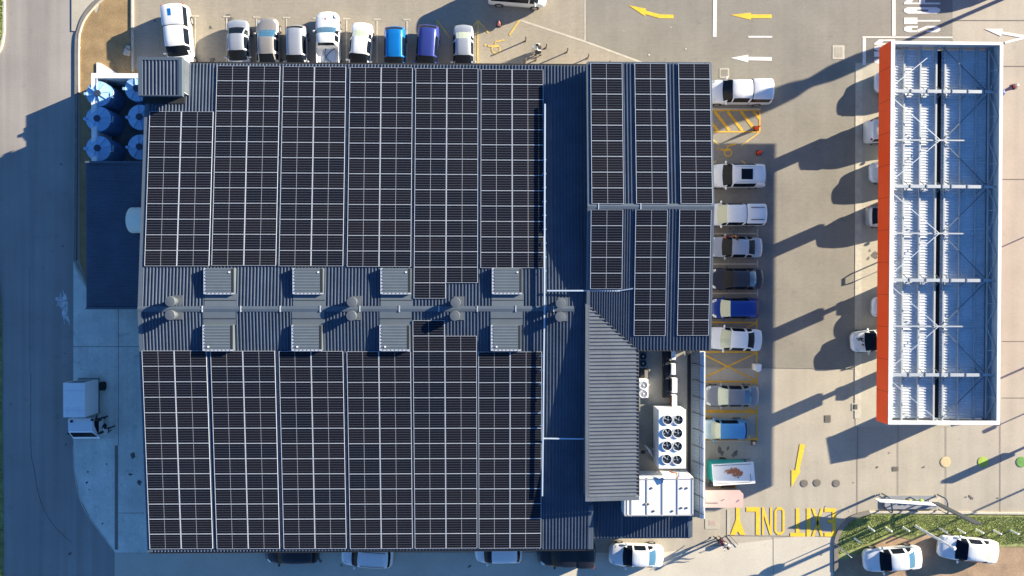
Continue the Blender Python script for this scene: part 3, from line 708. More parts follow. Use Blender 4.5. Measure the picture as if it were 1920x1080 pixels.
# conduits
def thing_tube(name,paths,r,m,label,cat,loc):
    o=empty(name,loc,label,cat)
    for nm,p,rr in paths: MB().tube(p,rr,8).build(nm,m,o,world=True)
    return o
pa=P(1022,195,zmain(P(0,195,5).y)+.35); pb=P(1017,930,zmain(P(0,930,5).y)+.35); pm=P(1021,578,ZR+.35)
co=empty('conduit_run',(pm.x,pm.y,ZR+.05),'long pale blue conduit tray on the roof between solar arrays and the eastern block','conduit')
MB().bar(pa,pm,.10,.08).bar(pm,pb,.10,.08).build('tray',M_conduit,co,world=True)
MB().bar(P(1026,545,5.0+UP),P(1162,545,5.15+UP),.10,.08).bar(P(1162,545,5.15+UP),P(1187,541,5.3+UP),.07,.07).build('branch_tray',M_conduit,co,world=True)
q=P(1018,822,zmain(P(0,822,5).y)+.33); q2=P(1095,823,q.z+.05)
MB().bar(q,q2,.09,.07).build('branch_tray',M_conduit,co,world=True)
b=MB()
for y in range(300,520,26): a=P(1017,y,zmain(P(0,y,5).y)+.2); b.bar(a,a+Vector((.28,0,.1)),.05,.05)
for y in range(668,800,26): a=P(1012,y,zmain(P(0,y,5).y)+.2); b.bar(a,a+Vector((.3,0,.1)),.05,.05)
b.build('bracket',M_conduit,co,world=True)

# ------------------------------------------------------------ lay the panels
def lay(x_left,y_top,cols,rows,plane,pitchy,tilt,tag_txt,skip=None):
    for r in range(rows):
        for c in range(cols):
            if skip and skip(r,c): continue
            x=x_left+PW/2+c*(PW+.022); y=y_top-(r+.5)*pitchy
            side='' if cols==1 else ('left' if c==0 else 'right')+' column of '
            PANELS.append((Vector((x,y,plane(y)+.10)),tilt,side,r,tag_txt))
tN=-math.atan(slN); tS=math.atan(slS)
pn=lambda y:zmain(y)
names=['leftmost','second','third','fourth','fifth','rightmost']
py=1.151
AN=[(269.5,10,499,0),(395.5,13,498,0),(522,13,499,0),(650,13,500,0),(776,13,501,1),(901,13,502.5,0)]
for (px,rows,ybot,ex),nm in zip(AN,names):
    xl=P(px,ybot,ZR).x; yb=P(px,ybot,ZR-.1).y
    lay(xl,yb+rows*py,2,rows,pn,py,tN,nm+' array, north slope')
    if ex:
        PANELS.append((Vector((xl+PW/2,yb-.5*py,pn(yb-.5*py)+.10)),tN,'left column of ',13,'fifth array, north slope'))
        PANELS.append((Vector((xl+PW*1.5+.022,yb-.5*py,pn(yb-.5*py)+.10)),tN,'right column of ',13,'fifth array, north slope'))
        PANELS.append((Vector((xl+PW/2,yb-1.5*py,pn(yb-1.5*py)+.10)),tN,'left column of ',14,'fifth array, north slope'))
BS=[(264.5,657.5,0),(393.5,658,0),(522,658.5,0),(649.5,659,0),(774,659,1),(897,659.5,0)]
for (px,ytop,ex),nm in zip(BS,names):
    xl=P(px,ytop,ZR).x; yt=P(px,ytop,ZR-.1).y
    o0=2 if ex else 0
    for r in range(13):
        for c in range(2):
            y=yt-(r+.5)*py
            PANELS.append((Vector((xl+PW/2+c*(PW+.022),y,pn(y)+.10)),tS,('left' if c==0 else 'right')+' column of ',r+o0,nm+' array, south slope'))
    if ex:
        PANELS.append((Vector((xl+PW/2,yt+.5*py,pn(yt+.5*py)+.10)),tS,'left column of ',1,'fifth array, south slope'))
        PANELS.append((Vector((xl+PW*1.5+.022,yt+.5*py,pn(yt+.5*py)+.10)),tS,'right column of ',1,'fifth array, south slope'))
        PANELS.append((Vector((xl+PW/2,yt+1.5*py,pn(yt+1.5*py)+.10)),tS,'left column of ',0,'fifth array, south slope'))
def pe(y): return EZ-(EZ-EE)*abs(y-EY)/((EN-EY) if y>EY else (EY-ES))
tEN=-math.atan((EZ-EE)/(EN-EY)); tES=math.atan((EZ-EE)/(EY-ES))
for px,nm in ((1108,'left'),(1191,'middle'),(1273.5,'right')):
    xl=P(px,250,5.2+UP).x; yb=P(px,382.5,5.5+UP).y
    for r in range(9):
        y=yb+(9-r-.5)*1.157; PANELS.append((Vector((xl+PW/2,y,pe(y)+.10)),tEN,'',r,nm+' strip, north half of eastern block'))
for px,rows,nm in ((1106.5,5,'left'),(1189.5,8,'middle'),(1271,8,'right')):
    xl=P(px,480,5.2+UP).x; yt=P(px,393.5,5.5+UP).y
    for r in range(rows):
        y=yt-(r+.5)*1.151; PANELS.append((Vector((xl+PW/2,y,pe(y)+.10)),tES,'',r,nm+' strip, south half of eastern block'))
proto,pcell=make_panel()
def area(p):
    return 1/((H-p[0].z)**2) - .0000000001*abs(p[0].x)
order=sorted(range(len(PANELS)),key=lambda i:-area(PANELS[i]))
keep=set(order[:300])
rest=MB(); restc=[]
first=True
for i,(c,t,side,r,txt) in enumerate(PANELS):
    if i in keep:
        if first: o,ce=proto,pcell; first=False
        else:
            o=proto.copy(); COL.objects.link(o); ce=pcell.copy(); COL.objects.link(ce); ce.parent=o
        o.location=c; o.rotation_euler=(t,0,0)
        tag(o,'solar panel, %s row from top, %s%s'%(ORD[r],side,txt),'solar panel','solar panels on the shop roof')
    else:
        M=Matrix.Translation(c)@Matrix.Rotation(t,4,'X')
        restc.append(M)
me=bpy.data.meshes.new('solar_panel_rows'); bm=bmesh.new(); uvl=bm.loops.layers.uv.new('UVMap')
for M in restc:
    for src,mi in ((proto.data,0),(pcell.data,1)):
        vs=[bm.verts.new(M@v.co) for v in src.vertices]
        for p in src.polygons:
            f=bm.faces.new([vs[k] for k in p.vertices]); f.material_index=mi
            if mi==1:
                for l,uvc in zip(f.loops,((0,0),(1,0),(1,1),(0,1))): l[uvl].uv=uvc
bm.to_mesh(me); bm.free(); me.materials.append(M_frame); me.materials.append(M_cell)
if restc:
    o=bpy.data.objects.new('solar_panel_rows',me); COL.objects.link(o)
    tag(o,'remaining dark solar panels along the outer eaves of the main roof','solar panels','solar panels on the shop roof','stuff')


# ------------------------------------------------------------ vehicles
PAINT={}
def paint_mat(name,col,metal=.1,rough=.38):
    return mat(name+'_car_paint',col,rough,metal,var=.02,scale=3,coat=.35)
C_white=paint_mat('white',(.74,.76,.77)); C_silver=paint_mat('silver',(.38,.41,.46),.4); C_beige=paint_mat('champagne',(.33,.31,.29),.4)
C_dark=paint_mat('charcoal',(.030,.032,.042),.3); C_black=paint_mat('black',(.012,.012,.016),.1); C_blue=paint_mat('bright_blue',(.004,.17,.52),.3)
C_navy=paint_mat('dark_blue',(.035,.055,.26),.3); C_royal=paint_mat('royal_blue',(.006,.035,.24),.3); C_grey=paint_mat('grey',(.22,.23,.25),.4); C_lblue=paint_mat('light_blue',(.08,.28,.55),.3)
C_lblue2=paint_mat('pale_blue_bonnet',(.35,.47,.52),.3)
# fractions from the nose: (t, half-width factor, belt z, roof half-width factor, roof z, tag of the span that follows)
TYPES={
 'sedan':(1.45,[(0,.62,.50,.60,.56,''),(.008,.76,.56,.72,.64,''),(.035,.90,.60,.80,.72,''),(.10,.97,.68,.84,.80,''),(.20,1,.78,.86,.88,''),(.245,1,.86,.84,.93,'ws'),(.30,1,.90,.78,1.12,'wsS'),(.40,1,.92,.70,1.38,'P'),(.43,1,.93,.70,1.42,'side'),(.53,1,.94,.69,1.45,'P'),(.545,1,.94,.69,1.45,'side'),(.655,1,.94,.69,1.42,'P'),(.70,1,.94,.69,1.38,'rw'),(.80,.99,.95,.76,1.13,'rwE'),(.84,.98,.95,.82,1.01,''),(.93,.95,.92,.82,.97,''),(.98,.88,.84,.76,.88,''),(1,.72,.70,.66,.74,'')]),
 'hatch':(1.50,[(0,.62,.50,.60,.56,''),(.01,.78,.58,.74,.66,''),(.04,.92,.64,.82,.76,''),(.12,.98,.76,.86,.88,''),(.20,1,.88,.86,.95,'ws'),(.27,1,.92,.80,1.20,'wsS'),(.36,1,.93,.72,1.43,'P'),(.39,1,.94,.72,1.46,'side'),(.56,1,.95,.72,1.50,'P'),(.58,1,.95,.72,1.50,'side'),(.76,1,.96,.71,1.47,'P'),(.86,.99,.97,.70,1.42,'P'),(.885,.98,.97,.70,1.38,'rw'),(.95,.95,.97,.76,1.08,''),(.98,.90,.86,.78,.93,''),(1,.78,.66,.70,.70,'')]),
 'suv':(1.68,[(0,.66,.60,.64,.68,''),(.01,.82,.70,.78,.80,''),(.04,.93,.78,.84,.90,''),(.14,.99,.90,.88,1.02,''),(.22,1,1.0,.87,1.08,'ws'),(.28,1,1.04,.82,1.33,'wsS'),(.355,1,1.05,.75,1.58,'P'),(.385,1,1.06,.75,1.62,'side'),(.57,1,1.07,.75,1.68,'P'),(.59,1,1.07,.75,1.68,'side'),(.78,1,1.08,.74,1.66,'P'),(.91,.99,1.08,.73,1.60,'P'),(.925,.98,1.08,.73,1.55,'rw'),(.965,.96,1.07,.78,1.20,''),(.985,.92,.95,.80,1.0,''),(1,.82,.7,.74,.74,'')]),
 'van':(2.0,[(0,.66,.60,.64,.68,''),(.01,.84,.72,.80,.84,''),(.05,.95,.86,.86,.98,''),(.13,1,1.05,.90,1.12,'ws'),(.19,1,1.1,.88,1.45,'wsS'),(.27,1,1.12,.86,1.88,'P'),(.29,1,1.12,.86,1.92,'side'),(.48,1,1.12,.86,1.98,'P'),(.50,1,1.12,.86,1.98,'side'),(.73,1,1.12,.86,1.98,'P'),(.75,1,1.12,.86,1.98,'side'),(.95,1,1.12,.85,1.94,'P'),(.965,.99,1.12,.85,1.88,'rw'),(.99,.97,1.1,.86,1.3,''),(1,.93,.7,.84,.74,'')]),
 'canopy':(1.78,[(0,.66,.62,.64,.70,''),(.008,.82,.74,.78,.84,''),(.035,.93,.82,.84,.95,''),(.14,.99,.95,.88,1.06,''),(.235,1,1.04,.87,1.12,'ws'),(.29,1,1.06,.82,1.38,'wsS'),(.355,1,1.08,.76,1.66,'P'),(.375,1,1.08,.76,1.70,'side'),(.48,1,1.08,.76,1.74,'P'),(.50,1,1.08,.76,1.74,'side'),(.62,1,1.08,.76,1.72,'P'),(.655,1,1.08,.76,1.68,'gap'),(.665,1,1.10,.84,1.70,'P'),(.69,1,1.10,.86,1.74,'side'),(.95,1,1.10,.86,1.72,'P'),(.975,.99,1.10,.84,1.62,''),(1,.96,1.0,.84,1.08,'')]),
 'pickup':(1.68,[(0,.66,.62,.64,.70,''),(.008,.82,.74,.78,.84,''),(.04,.94,.84,.84,.95,''),(.14,.99,.93,.88,1.06,''),(.26,1,1.02,.87,1.10,'ws'),(.31,1,1.04,.80,1.34,'wsS'),(.38,1,1.06,.74,1.62,'P'),(.40,1,1.06,.74,1.65,'side'),(.50,1,1.06,.74,1.68,'P'),(.53,1,1.06,.76,1.64,'rw'),(.545,1,1.06,.80,1.20,''),(.555,1,1.06,.93,1.07,''),(.557,1,1.06,.93,.60,'bed'),(.97,1,1.06,.93,.60,''),(.972,1,1.06,.93,1.06,''),(1,.97,1.0,.9,1.05,'')]),
}
def car(name,label,L,W,kind,paint,px,py,ang,z=0,ws=None,rw=None,group='cars parked round the shop',cat='car',extras=(),hz=.7,hood=None,origin=None):
    """ang: direction of the nose in the picture, degrees counter-clockwise from right"""
    c=origin if origin else P(px,py,hz); c=Vector((c.x,c.y,0))
    o=empty(name,(c.x,c.y,z+.01),label,cat,group,R(ang))
    Ht,st=TYPES[kind]; W2=W/2
    rings=[]
    bed=False
    # interpolate extra stations for a smoother outline
    S2=[]
    for i,s in enumerate(st):
        S2.append(s)
        if i+1<len(st) and s[5] in ('side','ws','rw','') and st[i+1][0]-s[0]>.05 and kind!='pickup':
            n=st[i+1]; m=tuple((a+b_)/2 for a,b_ in zip(s[:5],n[:5])); m=(m[0],m[1],m[2],m[3],m[4]+(.012 if s[5]=='' else .0),s[5]); S2.append(m)
    st=S2
    for t,wf,zb,wr,zr,tg in st:
        x=L/2-t*L; w=W2*wf; r=W2*wr*min(1,wf+.06)
        z0=.24 if .03<t<.97 else .34
        zz=[(w*.86,z0),(w*.985,z0+.10),(w,.62 if zb>.66 else zb*.85),(w*.975,zb)]
        if tg=='bed' or (kind=='pickup' and .556<t<.971):
            zz+=[(r,zb+.01),(r-.005,zr),(r*.5,zr),(0,zr)]
        else:
            up=zr-zb
            zz+=[(r+ (w-r)*.10, zr-min(.07,up*.35)),(r*.90,zr-.01),(r*.5,zr+.018),(0,zr+.025)]
        rings.append((x,zz))
    vs=[];n=15
    for x,zz in rings:
        full=[(y,zv) for y,zv in zz]+[(-y,zv) for y,zv in zz[-2::-1]]
        u=x/(L/2); bow=(.16 if u>0 else -.11)*min(1,abs(u)*1.5)
        for y,zv in full: vs.append((x+bow*(1-(y/W2)**2)-bow*.55,y,zv))
    faces={'body':[],'windscreen':[],'rear_window':[],'side_window':[[],[]],'gap':[],'hood':[]}
    for i in range(len(rings)-1):
        tg=st[i][5]
        for j in range(n-1):
            f=(i*n+j,i*n+j+1,(i+1)*n+j+1,(i+1)*n+j)
            jj=min(j,n-2-j)
            if tg in('ws','wsS') and jj>=4: 
                faces['windscreen'].append(f)
            elif tg in('rw','rwE') and jj>=5-(kind in('van','suv','hatch')): faces['rear_window'].append(f)
            elif (tg=='side' or (tg=='P' and i+1<len(st) and st[i+1][5]=='side' and st[i][0]>.42)) and jj==3: faces['side_window'][0 if j<7 else 1].append(f)
            elif tg=='wsS' and jj==3: faces['side_window'][0 if j<7 else 1].append(f)
            elif tg=='rw' and jj==3 and kind=='sedan' : faces['side_window'][0 if j<7 else 1].append(f)
            elif tg=='gap': faces['gap'].append(f)
            elif hood and st[i][0]<.24: faces['hood'].append(f)
            else: faces['body'].append(f)
    faces['body'].append(tuple(range(n))); faces['body'].append(tuple((len(rings)-1)*n+k for k in range(n)))
    faces['body'].append(tuple([i*n for i in range(len(rings))]+[i*n+n-1 for i in range(len(rings)-1,-1,-1)]))
    def mk(nm,fs,m,smooth=True):
        idx={};v2=[];f2=[]
        for f in fs:
            g=[]
            for k in f:
                if k not in idx: idx[k]=len(v2); v2.append(vs[k])
                g.append(idx[k])
            f2.append(tuple(g))
        bb=MB(); bb.add(v2,f2); return bb.build(nm,m,o,smooth=smooth)
    body=mk('body',faces['body'],paint)
    if hood: mk('bonnet',faces['hood'],hood)
    mk('windscreen',faces['windscreen'],ws or M_glass,False)
    if faces['rear_window']: mk('rear_window',faces['rear_window'],rw or M_glass,False)
    if faces['gap']: mk('cab_gap',faces['gap'],M_gap,False)
    for s in (0,1):
        if faces['side_window'][s]: mk('side_window',faces['side_window'][s],M_glass,False)
    cowl=next(s for s in st if s[5]=='ws'); xm=L/2-(cowl[0]+.055)*L
    for sd in (-1,1):
        b=MB(); b.lathe(0,0,[(.05,-.07),(.10,-.04),(.115,.02),(.08,.07),(.02,.08)],10)
        b.v=[(v[0]*.8,v[1]*1.15,v[2]) for v in b.v]
        mir=b.build('mirror',paint,o,smooth=True); mir.location=(xm,sd*(W2+.09),cowl[2]+.07)
        MB().bar((0,-sd*.16,-.05),(0,0,-.02),.05,.05).build('mirror_arm',M_plastic,mir)
        # lamps follow the corners
        b=MB(); b.add([(L/2-.035*L*.35,sd*W2*.70,st[2][4]-.06),(L/2-.035*L-.05,sd*W2*.86,st[2][4]-.03),(L/2-.10*L,sd*W2*.93,st[3][4]-.04),(L/2-.09*L,sd*W2*.72,st[3][4]+.022),(L/2-.03*L,sd*W2*.55,st[2][4]+.012)],[(0,1,2,3,4)])
        b.v=[(v[0]-.085,v[1],v[2]+.035) for v in b.v]
        b.build('headlight',M_lamp,o)
        zt=st[-2][4]; b=MB()
        if kind in('sedan',): b.box(-L/2+.09,-L/2+.26,min(sd*W2*.60,sd*W2*.86),max(sd*W2*.60,sd*W2*.86),zt-.22,zt-.10)
        else: b.box(-L/2+.085,-L/2+.18,min(sd*W2*.76,sd*W2*.90),max(sd*W2*.76,sd*W2*.90),zt-.30,zt-.08)
        b.build('tail_light',M_tail,o)
        for xx in (L/2-.185*L,-L/2+.20*L):
            rad=.31 if kind in('sedan','hatch') else .36
            b=MB(); b.cyl(0,0,-.11,.11,rad,n=22); wh=b.build('wheel',M_tyre,o); wh.rotation_euler=(R(90),0,0); wh.location=(xx,sd*(W2-.085),rad)
            b=MB(); b.lathe(0,0,[(rad*.62,.1),(rad*.62,.118),(rad*.5,.112),(rad*.15,.124)],14)
            if sd>0: b.v=[(v[0],v[1],-v[2]) for v in b.v]
            b.build('rim',M_rim,wh)
    # front and rear details
    b=MB(); b.box(L/2-.05,L/2+.012,-W2*.34,W2*.34,.46,.58); b.build('grille',M_plastic,o)
    t0=cowl[0]; 
    b=MB()
    for k in (-1,1): b.bar((L/2-(t0-.006)*L,k*W2*.10,cowl[4]+.035),(L/2-(t0+.045)*L,k*W2*.10+W2*.38,cowl[4]+.16),.02,.015)
    b.build('wiper',M_plastic,o)
    # panel gap between bonnet and bumper, boot shut line
    b=MB(); zs=st[3][4]
    ex=dict(extras) if not isinstance(extras,dict) else extras
    def roofz(x):
        t=(L/2-x)/L
        for a_,b_ in zip(st[:-1],st[1:]):
            if a_[0]<=t<=b_[0]:
                k=(t-a_[0])/max(1e-6,b_[0]-a_[0]); return a_[4]+(b_[4]-a_[4])*k+.018
        return st[-1][4]
    if 'sunroof' in ex:
        x0,x1=ex['sunroof']; xa,xb=L/2-x0*L,L/2-x1*L
        MB().add([(xa,-W2*.44,roofz(xa)+.04),(xa,W2*.44,roofz(xa)+.04),(xb,W2*.44,roofz(xa)+.04),(xb,-W2*.44,roofz(xa)+.04)],[(0,1,2,3)]).build('sunroof',M_glass,o)
    if 'rails' in ex:
        for sd in (-1,1):
            pts=[(L/2-t*L,sd*W2*.66,roofz(L/2-t*L)+.02) for t in (.40,.5,.6,.7,.8,.88)]
            MB().tube(pts,.022,6).build('roof_rail',M_plastic if ex['rails']=='black' else M_chrome,o)
    if 'ribs' in ex:
        b=MB()
        for k in range(-2,3): b.bar((L/2-.42*L,k*W2*.22,roofz(L/2-.42*L)+.004),(L/2-.80*L,k*W2*.22,roofz(L/2-.80*L)+.004),.04,.02)
        b.build('roof_rib',paint,o)
    if 'antenna' in ex: MB().tube([(L/2-.80*L,0,roofz(L/2-.8*L)),(L/2-.83*L,0,roofz(L/2-.83*L)+.14)],.02,6).build('antenna',M_plastic,o)
    if 'racks' in ex:
        b=MB()
        for sd in (-.55,.55):
            b.bar((L/2-.72*L,sd*W2,roofz(L/2-.72*L)+.03),(L/2-.93*L,sd*W2,roofz(L/2-.93*L)+.03),.05,.03)
        b.build('canopy_rack',M_plastic,o)
    if 'hatchwin' in ex:
        x0=L/2-.80*L; MB().add([(x0,-W2*.28,roofz(x0)+.012),(x0,-W2*.02,roofz(x0)+.012),(x0-.55,-W2*.02,roofz(x0)+.012),(x0-.55,-W2*.28,roofz(x0)+.012)],[(0,1,2,3)]).build('roof_vent',C_blue,o)
    if 'load' in ex:
        # pale sheet and cables lying in the open bed
        b=MB(); pts=[(-.1,-.5),(.55,-.62),(.9,-.3),(.95,.2),(.6,.5),(0,.45),(-.25,.1)]
        ld=b.prism([(x-1.15,y) for x,y in pts],.62,.66).build('bed_sheet',M_conduit,o)
        b=MB(); b.tube([(x,y,.70) for x,y in ((-.25,-.6),(-.6,-.1),(-1,.25),(-1.6,.4),(-1.9,.55))],.025,6); b.tube([(x,y,.70) for x,y in ((-.3,.2),(-.7,.3),(-1.2,.1),(-1.6,-.45))],.025,6)
        b.build('cable',M_plastic,o)
    if 'sticker' in ex:
        x=L/2-.13*L; b=MB(); b.lathe(x,W2*.12,[(.20,roofz(x)-.02),(.20,roofz(x)+.016)],18); b.build('bonnet_disc',C_white,o)
        b=MB(); zt=roofz(x)+.02; y0=W2*.12
        b.add([(x-.10,y0-.07,zt),(x+.02,y0-.09,zt),(x+.11,y0+.0,zt),(x+.06,y0+.08,zt),(x-.03,y0+.02,zt),(x-.12,y0+.06,zt)],[(0,1,2,3,4,5)]); b.build('bonnet_emblem',M_tail,o)
    if 'decal' in ex:
        rr=random.Random(3)
        b=MB()
        for k in range(16):
            x=L/2-L*rr.uniform(.07,.18); y=rr.uniform(-.32,.28); s=rr.uniform(.05,.11); a=rr.uniform(0,3)
            pts=[(x+s*math.cos(a+q)*rr.uniform(.5,1.2),y+s*math.sin(a+q)*rr.uniform(.5,1.2)) for q in (0,1.2,2.4,3.6,4.9)]
            b.add([(p[0],p[1],roofz(p[0])+.022) for p in pts],[(0,1,2,3,4)])
        b.build('bonnet_decal',M_plastic,o)
    return o
G1='cars parked in the north bays'; G2='cars parked in the east bays'; G3='cars parked along the south side'; G4='cars at the fuel canopy'; G5='cars on the soil lot'
car('parked_pickup','white double cab pickup with a closed canopy, nose under the entrance tower roof',5.3,1.95,'canopy',C_white,332,72,-85,group=G1,cat='pickup',extras={'hatchwin':1},hz=1.1)
car('parked_car','silver grey sedan with a dark rear window, leftmost car north of the roof',4.3,1.74,'sedan',C_silver,448,89,-88,group=G1)
car('parked_car','champagne grey sedan facing north beside the silver grey sedan',4.4,1.78,'sedan',C_beige,503,85,92,group=G1,ws=M_glassb)
car('parked_car','small pale silver hatchback left of the white open pickup',4.0,1.66,'hatch',C_silver,556.5,95,-89,group=G1)
car('parked_pickup','white single cab pickup with an open load bed and cables in it',5.15,1.86,'pickup',C_white,615.5,84,91,group=G1,cat='pickup',extras={'load':1,'sticker':1},ws=M_glassb)
car('parked_car','white sedan slightly askew between the open pickup and the bright blue car',4.4,1.72,'sedan',C_white,676,95,-95,group=G1,rw=M_glassp)
car('parked_car','bright blue hatchback with ribbed roof and red tail lights',4.1,1.72,'hatch',C_blue,741,98,-90,group=G1,extras={'ribs':1})
car('parked_car','dark blue hatchback right of the bright blue one',4.2,1.74,'hatch',C_navy,801,96,-94,group=G1)
car('parked_car','pale silver sedan alone beside the yellow hatched bay on the north side',4.3,1.66,'sedan',C_silver,869,98,-90,group=G1,rw=M_glassp)
car('parked_van','white minivan with a red side stripe cut off by the top edge',4.7,1.8,'van',C_white,970,-15,-4,group=None,cat='van',hz=1.1)
car('parked_pickup','white double cab pickup with canopy, topmost in the east bays',5.3,1.9,'canopy',C_white,1387,171,180,group=G2,cat='pickup',hz=1.0)
car('parked_car','white crossover with a large black sunroof in the east bays',4.6,1.92,'suv',C_white,1382,330,180,group=G2,extras={'sunroof':(.50,.70),'rails':'chrome'})
car('parked_pickup','white double cab pickup with roof racks on its canopy, below the sunroof crossover',5.1,1.80,'canopy',C_white,1376,402,180,group=G2,cat='pickup',ws=M_glassp,extras={'racks':1},hz=1.0)
car('parked_car','silver sedan parked between two white bay lines beside a person',4.4,1.70,'sedan',C_silver,1378,463.5,179,group=G2)
car('parked_car','charcoal sedan between the silver sedan and the royal blue hatchback',4.4,1.74,'sedan',C_dark,1380,523,180,group=G2,rw=M_glassb)
car('parked_car','royal blue hatchback with a pale windscreen in the east bays',4.0,1.66,'hatch',C_royal,1377,578,180,group=G2,ws=M_glassp)
car('parked_car','white sedan with a black rear window above the yellow crossed bay',4.5,1.84,'sedan',C_white,1376,635.5,177,group=G2,ws=M_glassp)
car('parked_car','grey sedan with a pale windscreen below the yellow crossed bay',4.45,1.74,'sedan',C_grey,1371,742,180,group=G2,ws=M_glassp,rw=M_glassb)
car('parked_car','light blue hatchback, lowest car in the east bays',3.75,1.64,'hatch',C_lblue,1358,805,180,group=G2,ws=M_glassp,hood=C_lblue2)
car('parked_car','black crossover half hidden under the south eave',4.2,1.82,'suv',C_black,548,1033,180,group=G3)
car('parked_car','white hatchback with black roof rails, half hidden under the south eave',4.1,1.76,'suv',C_white,689,1040,176,group=G3,extras={'rails':'black'})
car('parked_car','white hatchback at the south eave nearest the dark pickup, mostly hidden',3.75,1.70,'hatch',C_white,935,1035,180,group=G3)
car('parked_pickup','black double cab pickup half hidden at the south eastern roof corner',4.6,1.88,'canopy',C_black,1062,1038,179,group=G3,cat='pickup')
car('parked_car','white sedan with a blue rear window, rightmost of the row along the south side',4.35,1.80,'sedan',C_white,1193,1041,178,group=G3,rw=M_glassb,ws=M_glass)
car('parked_car','white sedan with open black side windows on the bare soil, left of two',4.7,1.90,'sedan',C_white,1674,1048,184,group=G5,rw=M_glassb)
car('parked_car','white sedan on the bare soil touching the grass, right of two',4.85,1.90,'sedan',C_white,1816,1030,174,group=G5,rw=M_glassp)
car('parked_car','white car with only its nose showing at the top end of the orange fascia',4.4,1.75,'hatch',C_white,1693,155,178,group=G4)
car('parked_car','white boxy pickup showing from under the orange fascia, second from the top',5.0,1.8,'canopy',C_white,1683,246,0,group=G4,cat='car',hz=1.0)
car('parked_car','white car with a pale bonnet under the fascia, third from the top',4.4,1.75,'hatch',C_white,1683,323,180,group=G4)
car('parked_car','silver car with a dark rear screen under the fascia, fourth from the top',4.4,1.72,'hatch',C_silver,1676,406,0,group=G4)
car('parked_car','white car with only its rounded nose showing, lower half of the orange fascia',4.4,1.75,'hatch',C_white,1687,577,178,group=G4)
car('parked_car','white car with a black bonnet decal standing out from under the orange fascia',4.6,1.75,'hatch',C_white,1650,638,184,group=G4,extras={'decal':1})
car('parked_car','white car just beyond the top edge whose shadow falls on the road letters',4.4,1.8,'suv',C_white,1862,-46,180,group=None)

# delivery truck on the left, facing down
t=empty('delivery_truck',(P(155,765).x,P(155,765).y,0),'small white box truck parked in the shade left of the shop','truck')
x0=P(118.5,750,2.55).x;x1=P(158.5,750,2.55).x; y1=P(140,718,2.55).y; y0=P(140,782.5,2.55).y
# true width: the right face is seen as well
b=MB(); b.box(x0,x1+.02,y0,y1,.75,2.55); bx=b.build('cargo_box',M_ac,t,world=True)
b=MB()
for yy in (y1-.6,y0+.55): b.box(x0+.05,x1-.05,yy-.015,yy+.015,2.551,2.565)
for xx,yy in ((x0+.35,y0+.75),(x0+.35,y0+.35),(x1-.4,y0+.75),(x1-.4,y0+.35)): b.cyl(xx,yy,2.551,2.59,.04,n=8)
b.build('roof_seam',M_acs,bx,loc=t.location)
MB().box(x0+.3,x1-.2,y1+.005,y1+.03,1.2,2.5).build('rear_door',M_gal,t,world=True)
MB().box(x0+.02,x1+.05,y0-.05,y1+.12,.62,.76).build('chassis',M_gal,t,world=True)
cx0,cx1=P(129,800,1.5).x,P(180,800,1.5).x; cy1=P(150,784.5,1.6).y; cy0=P(150,823,.9).y
cab=MB(); prof=[(cy1,.5),(cy1,1.72),(cy1-.2,1.80),(cy0+.80,1.77),(cy0+.66,1.68),(cy0+.22,1.10),(cy0+.05,.98),(cy0,.8),(cy0,.4)]
n=len(prof); vs=[(cx0+.12 if z>1.2 else cx0,y,z) for y,z in prof]+[(cx1-.12 if z>1.2 else cx1,y,z) for y,z in prof]
cab.add(vs,[tuple(range(n)),tuple(range(2*n-1,n-1,-1))]+[(i,(i+1)%n,n+(i+1)%n,n+i) for i in range(n)])
cab.build('cab',C_white,t,world=True)
MB().add([(cx0+.2,cy0+.67,1.70),(cx1-.2,cy0+.67,1.70),(cx1-.1,cy0+.20,1.115),(cx0+.1,cy0+.20,1.115)],[(0,1,2,3)]).build('windscreen',M_glass,t,world=True)
MB().add([(cx1-.1,cy1-.2,1.6),(cx1-.1,cy0+.75,1.6),(cx1+.003,cy0+.55,1.12),(cx1+.003,cy1-.2,1.12)],[(0,1,2,3)]).build('side_window',M_glass,t,world=True)
for xx in (cx0-.12,cx1+.12): MB().box(xx-.05,xx+.05,cy0+.45,cy0+.6,1.15,1.4).build('mirror',M_plastic,t,world=True)
MB().cyl(cx0+.42,cy1-.18,1.79,1.86,.11,n=14).build('roof_hatch',M_plastic,t,world=True)
for xx in (cx0+.12,cx1-.12):
    for yy in (cy0+.75,y0+2.1):
        b=MB(); b.cyl(0,0,-.13,.13,.36,n=20); w=b.build('wheel',M_tyre,t); w.rotation_euler=(0,R(90),0); w.location=Vector((xx,yy,.36))-t.location
    MB().box(xx-.15,xx+.15,cy0-.02,cy0+.05,.72,.86).build('headlight',M_lamp,t,world=True)

# ------------------------------------------------------------ trailers by the east wall
t=empty('food_trailer',(P(1370,885).x,P(1370,885).y,0),'small teal trailer with a rusty white roof beside the plant deck wall','trailer')
def pxrect(x0,x1,y0,y1,z): a=P(x0,y1,z);b2=P(x1,y0,z); return a.x,b2.x,a.y,b2.y
a,b_,c,d=pxrect(1336,1416,869,910,2.25)
x0=a;
tb=MB(); 
q=[P(1324,859,.55),P(1383,857,.55)]
tx0,tx1,ty0,ty1=a+.12,b_-.6,c+.15,d-.1
tb.add([(tx0-.05,ty0,.5),(tx1,ty0,.5),(tx1+.1,ty1,.5),(tx0-.05,ty1,.5),(tx0,ty0,2.2),(tx1,ty0,2.2),(tx1,ty1,2.2),(tx0,ty1,2.2)],[(0,3,2,1),(4,5,6,7),(0,1,5,4),(1,2,6,5),(2,3,7,6),(3,0,4,7)])
tb.build('trailer_body',M_teal,t,world=True)
lid=MB(); A,B2,C2,D2=P(1335,871,2.3),P(1413,866,2.3),P(1416,906,2.3),P(1338,911,2.3)
poly=[(p.x,p.y) for p in (A,B2,C2,D2)][::-1]
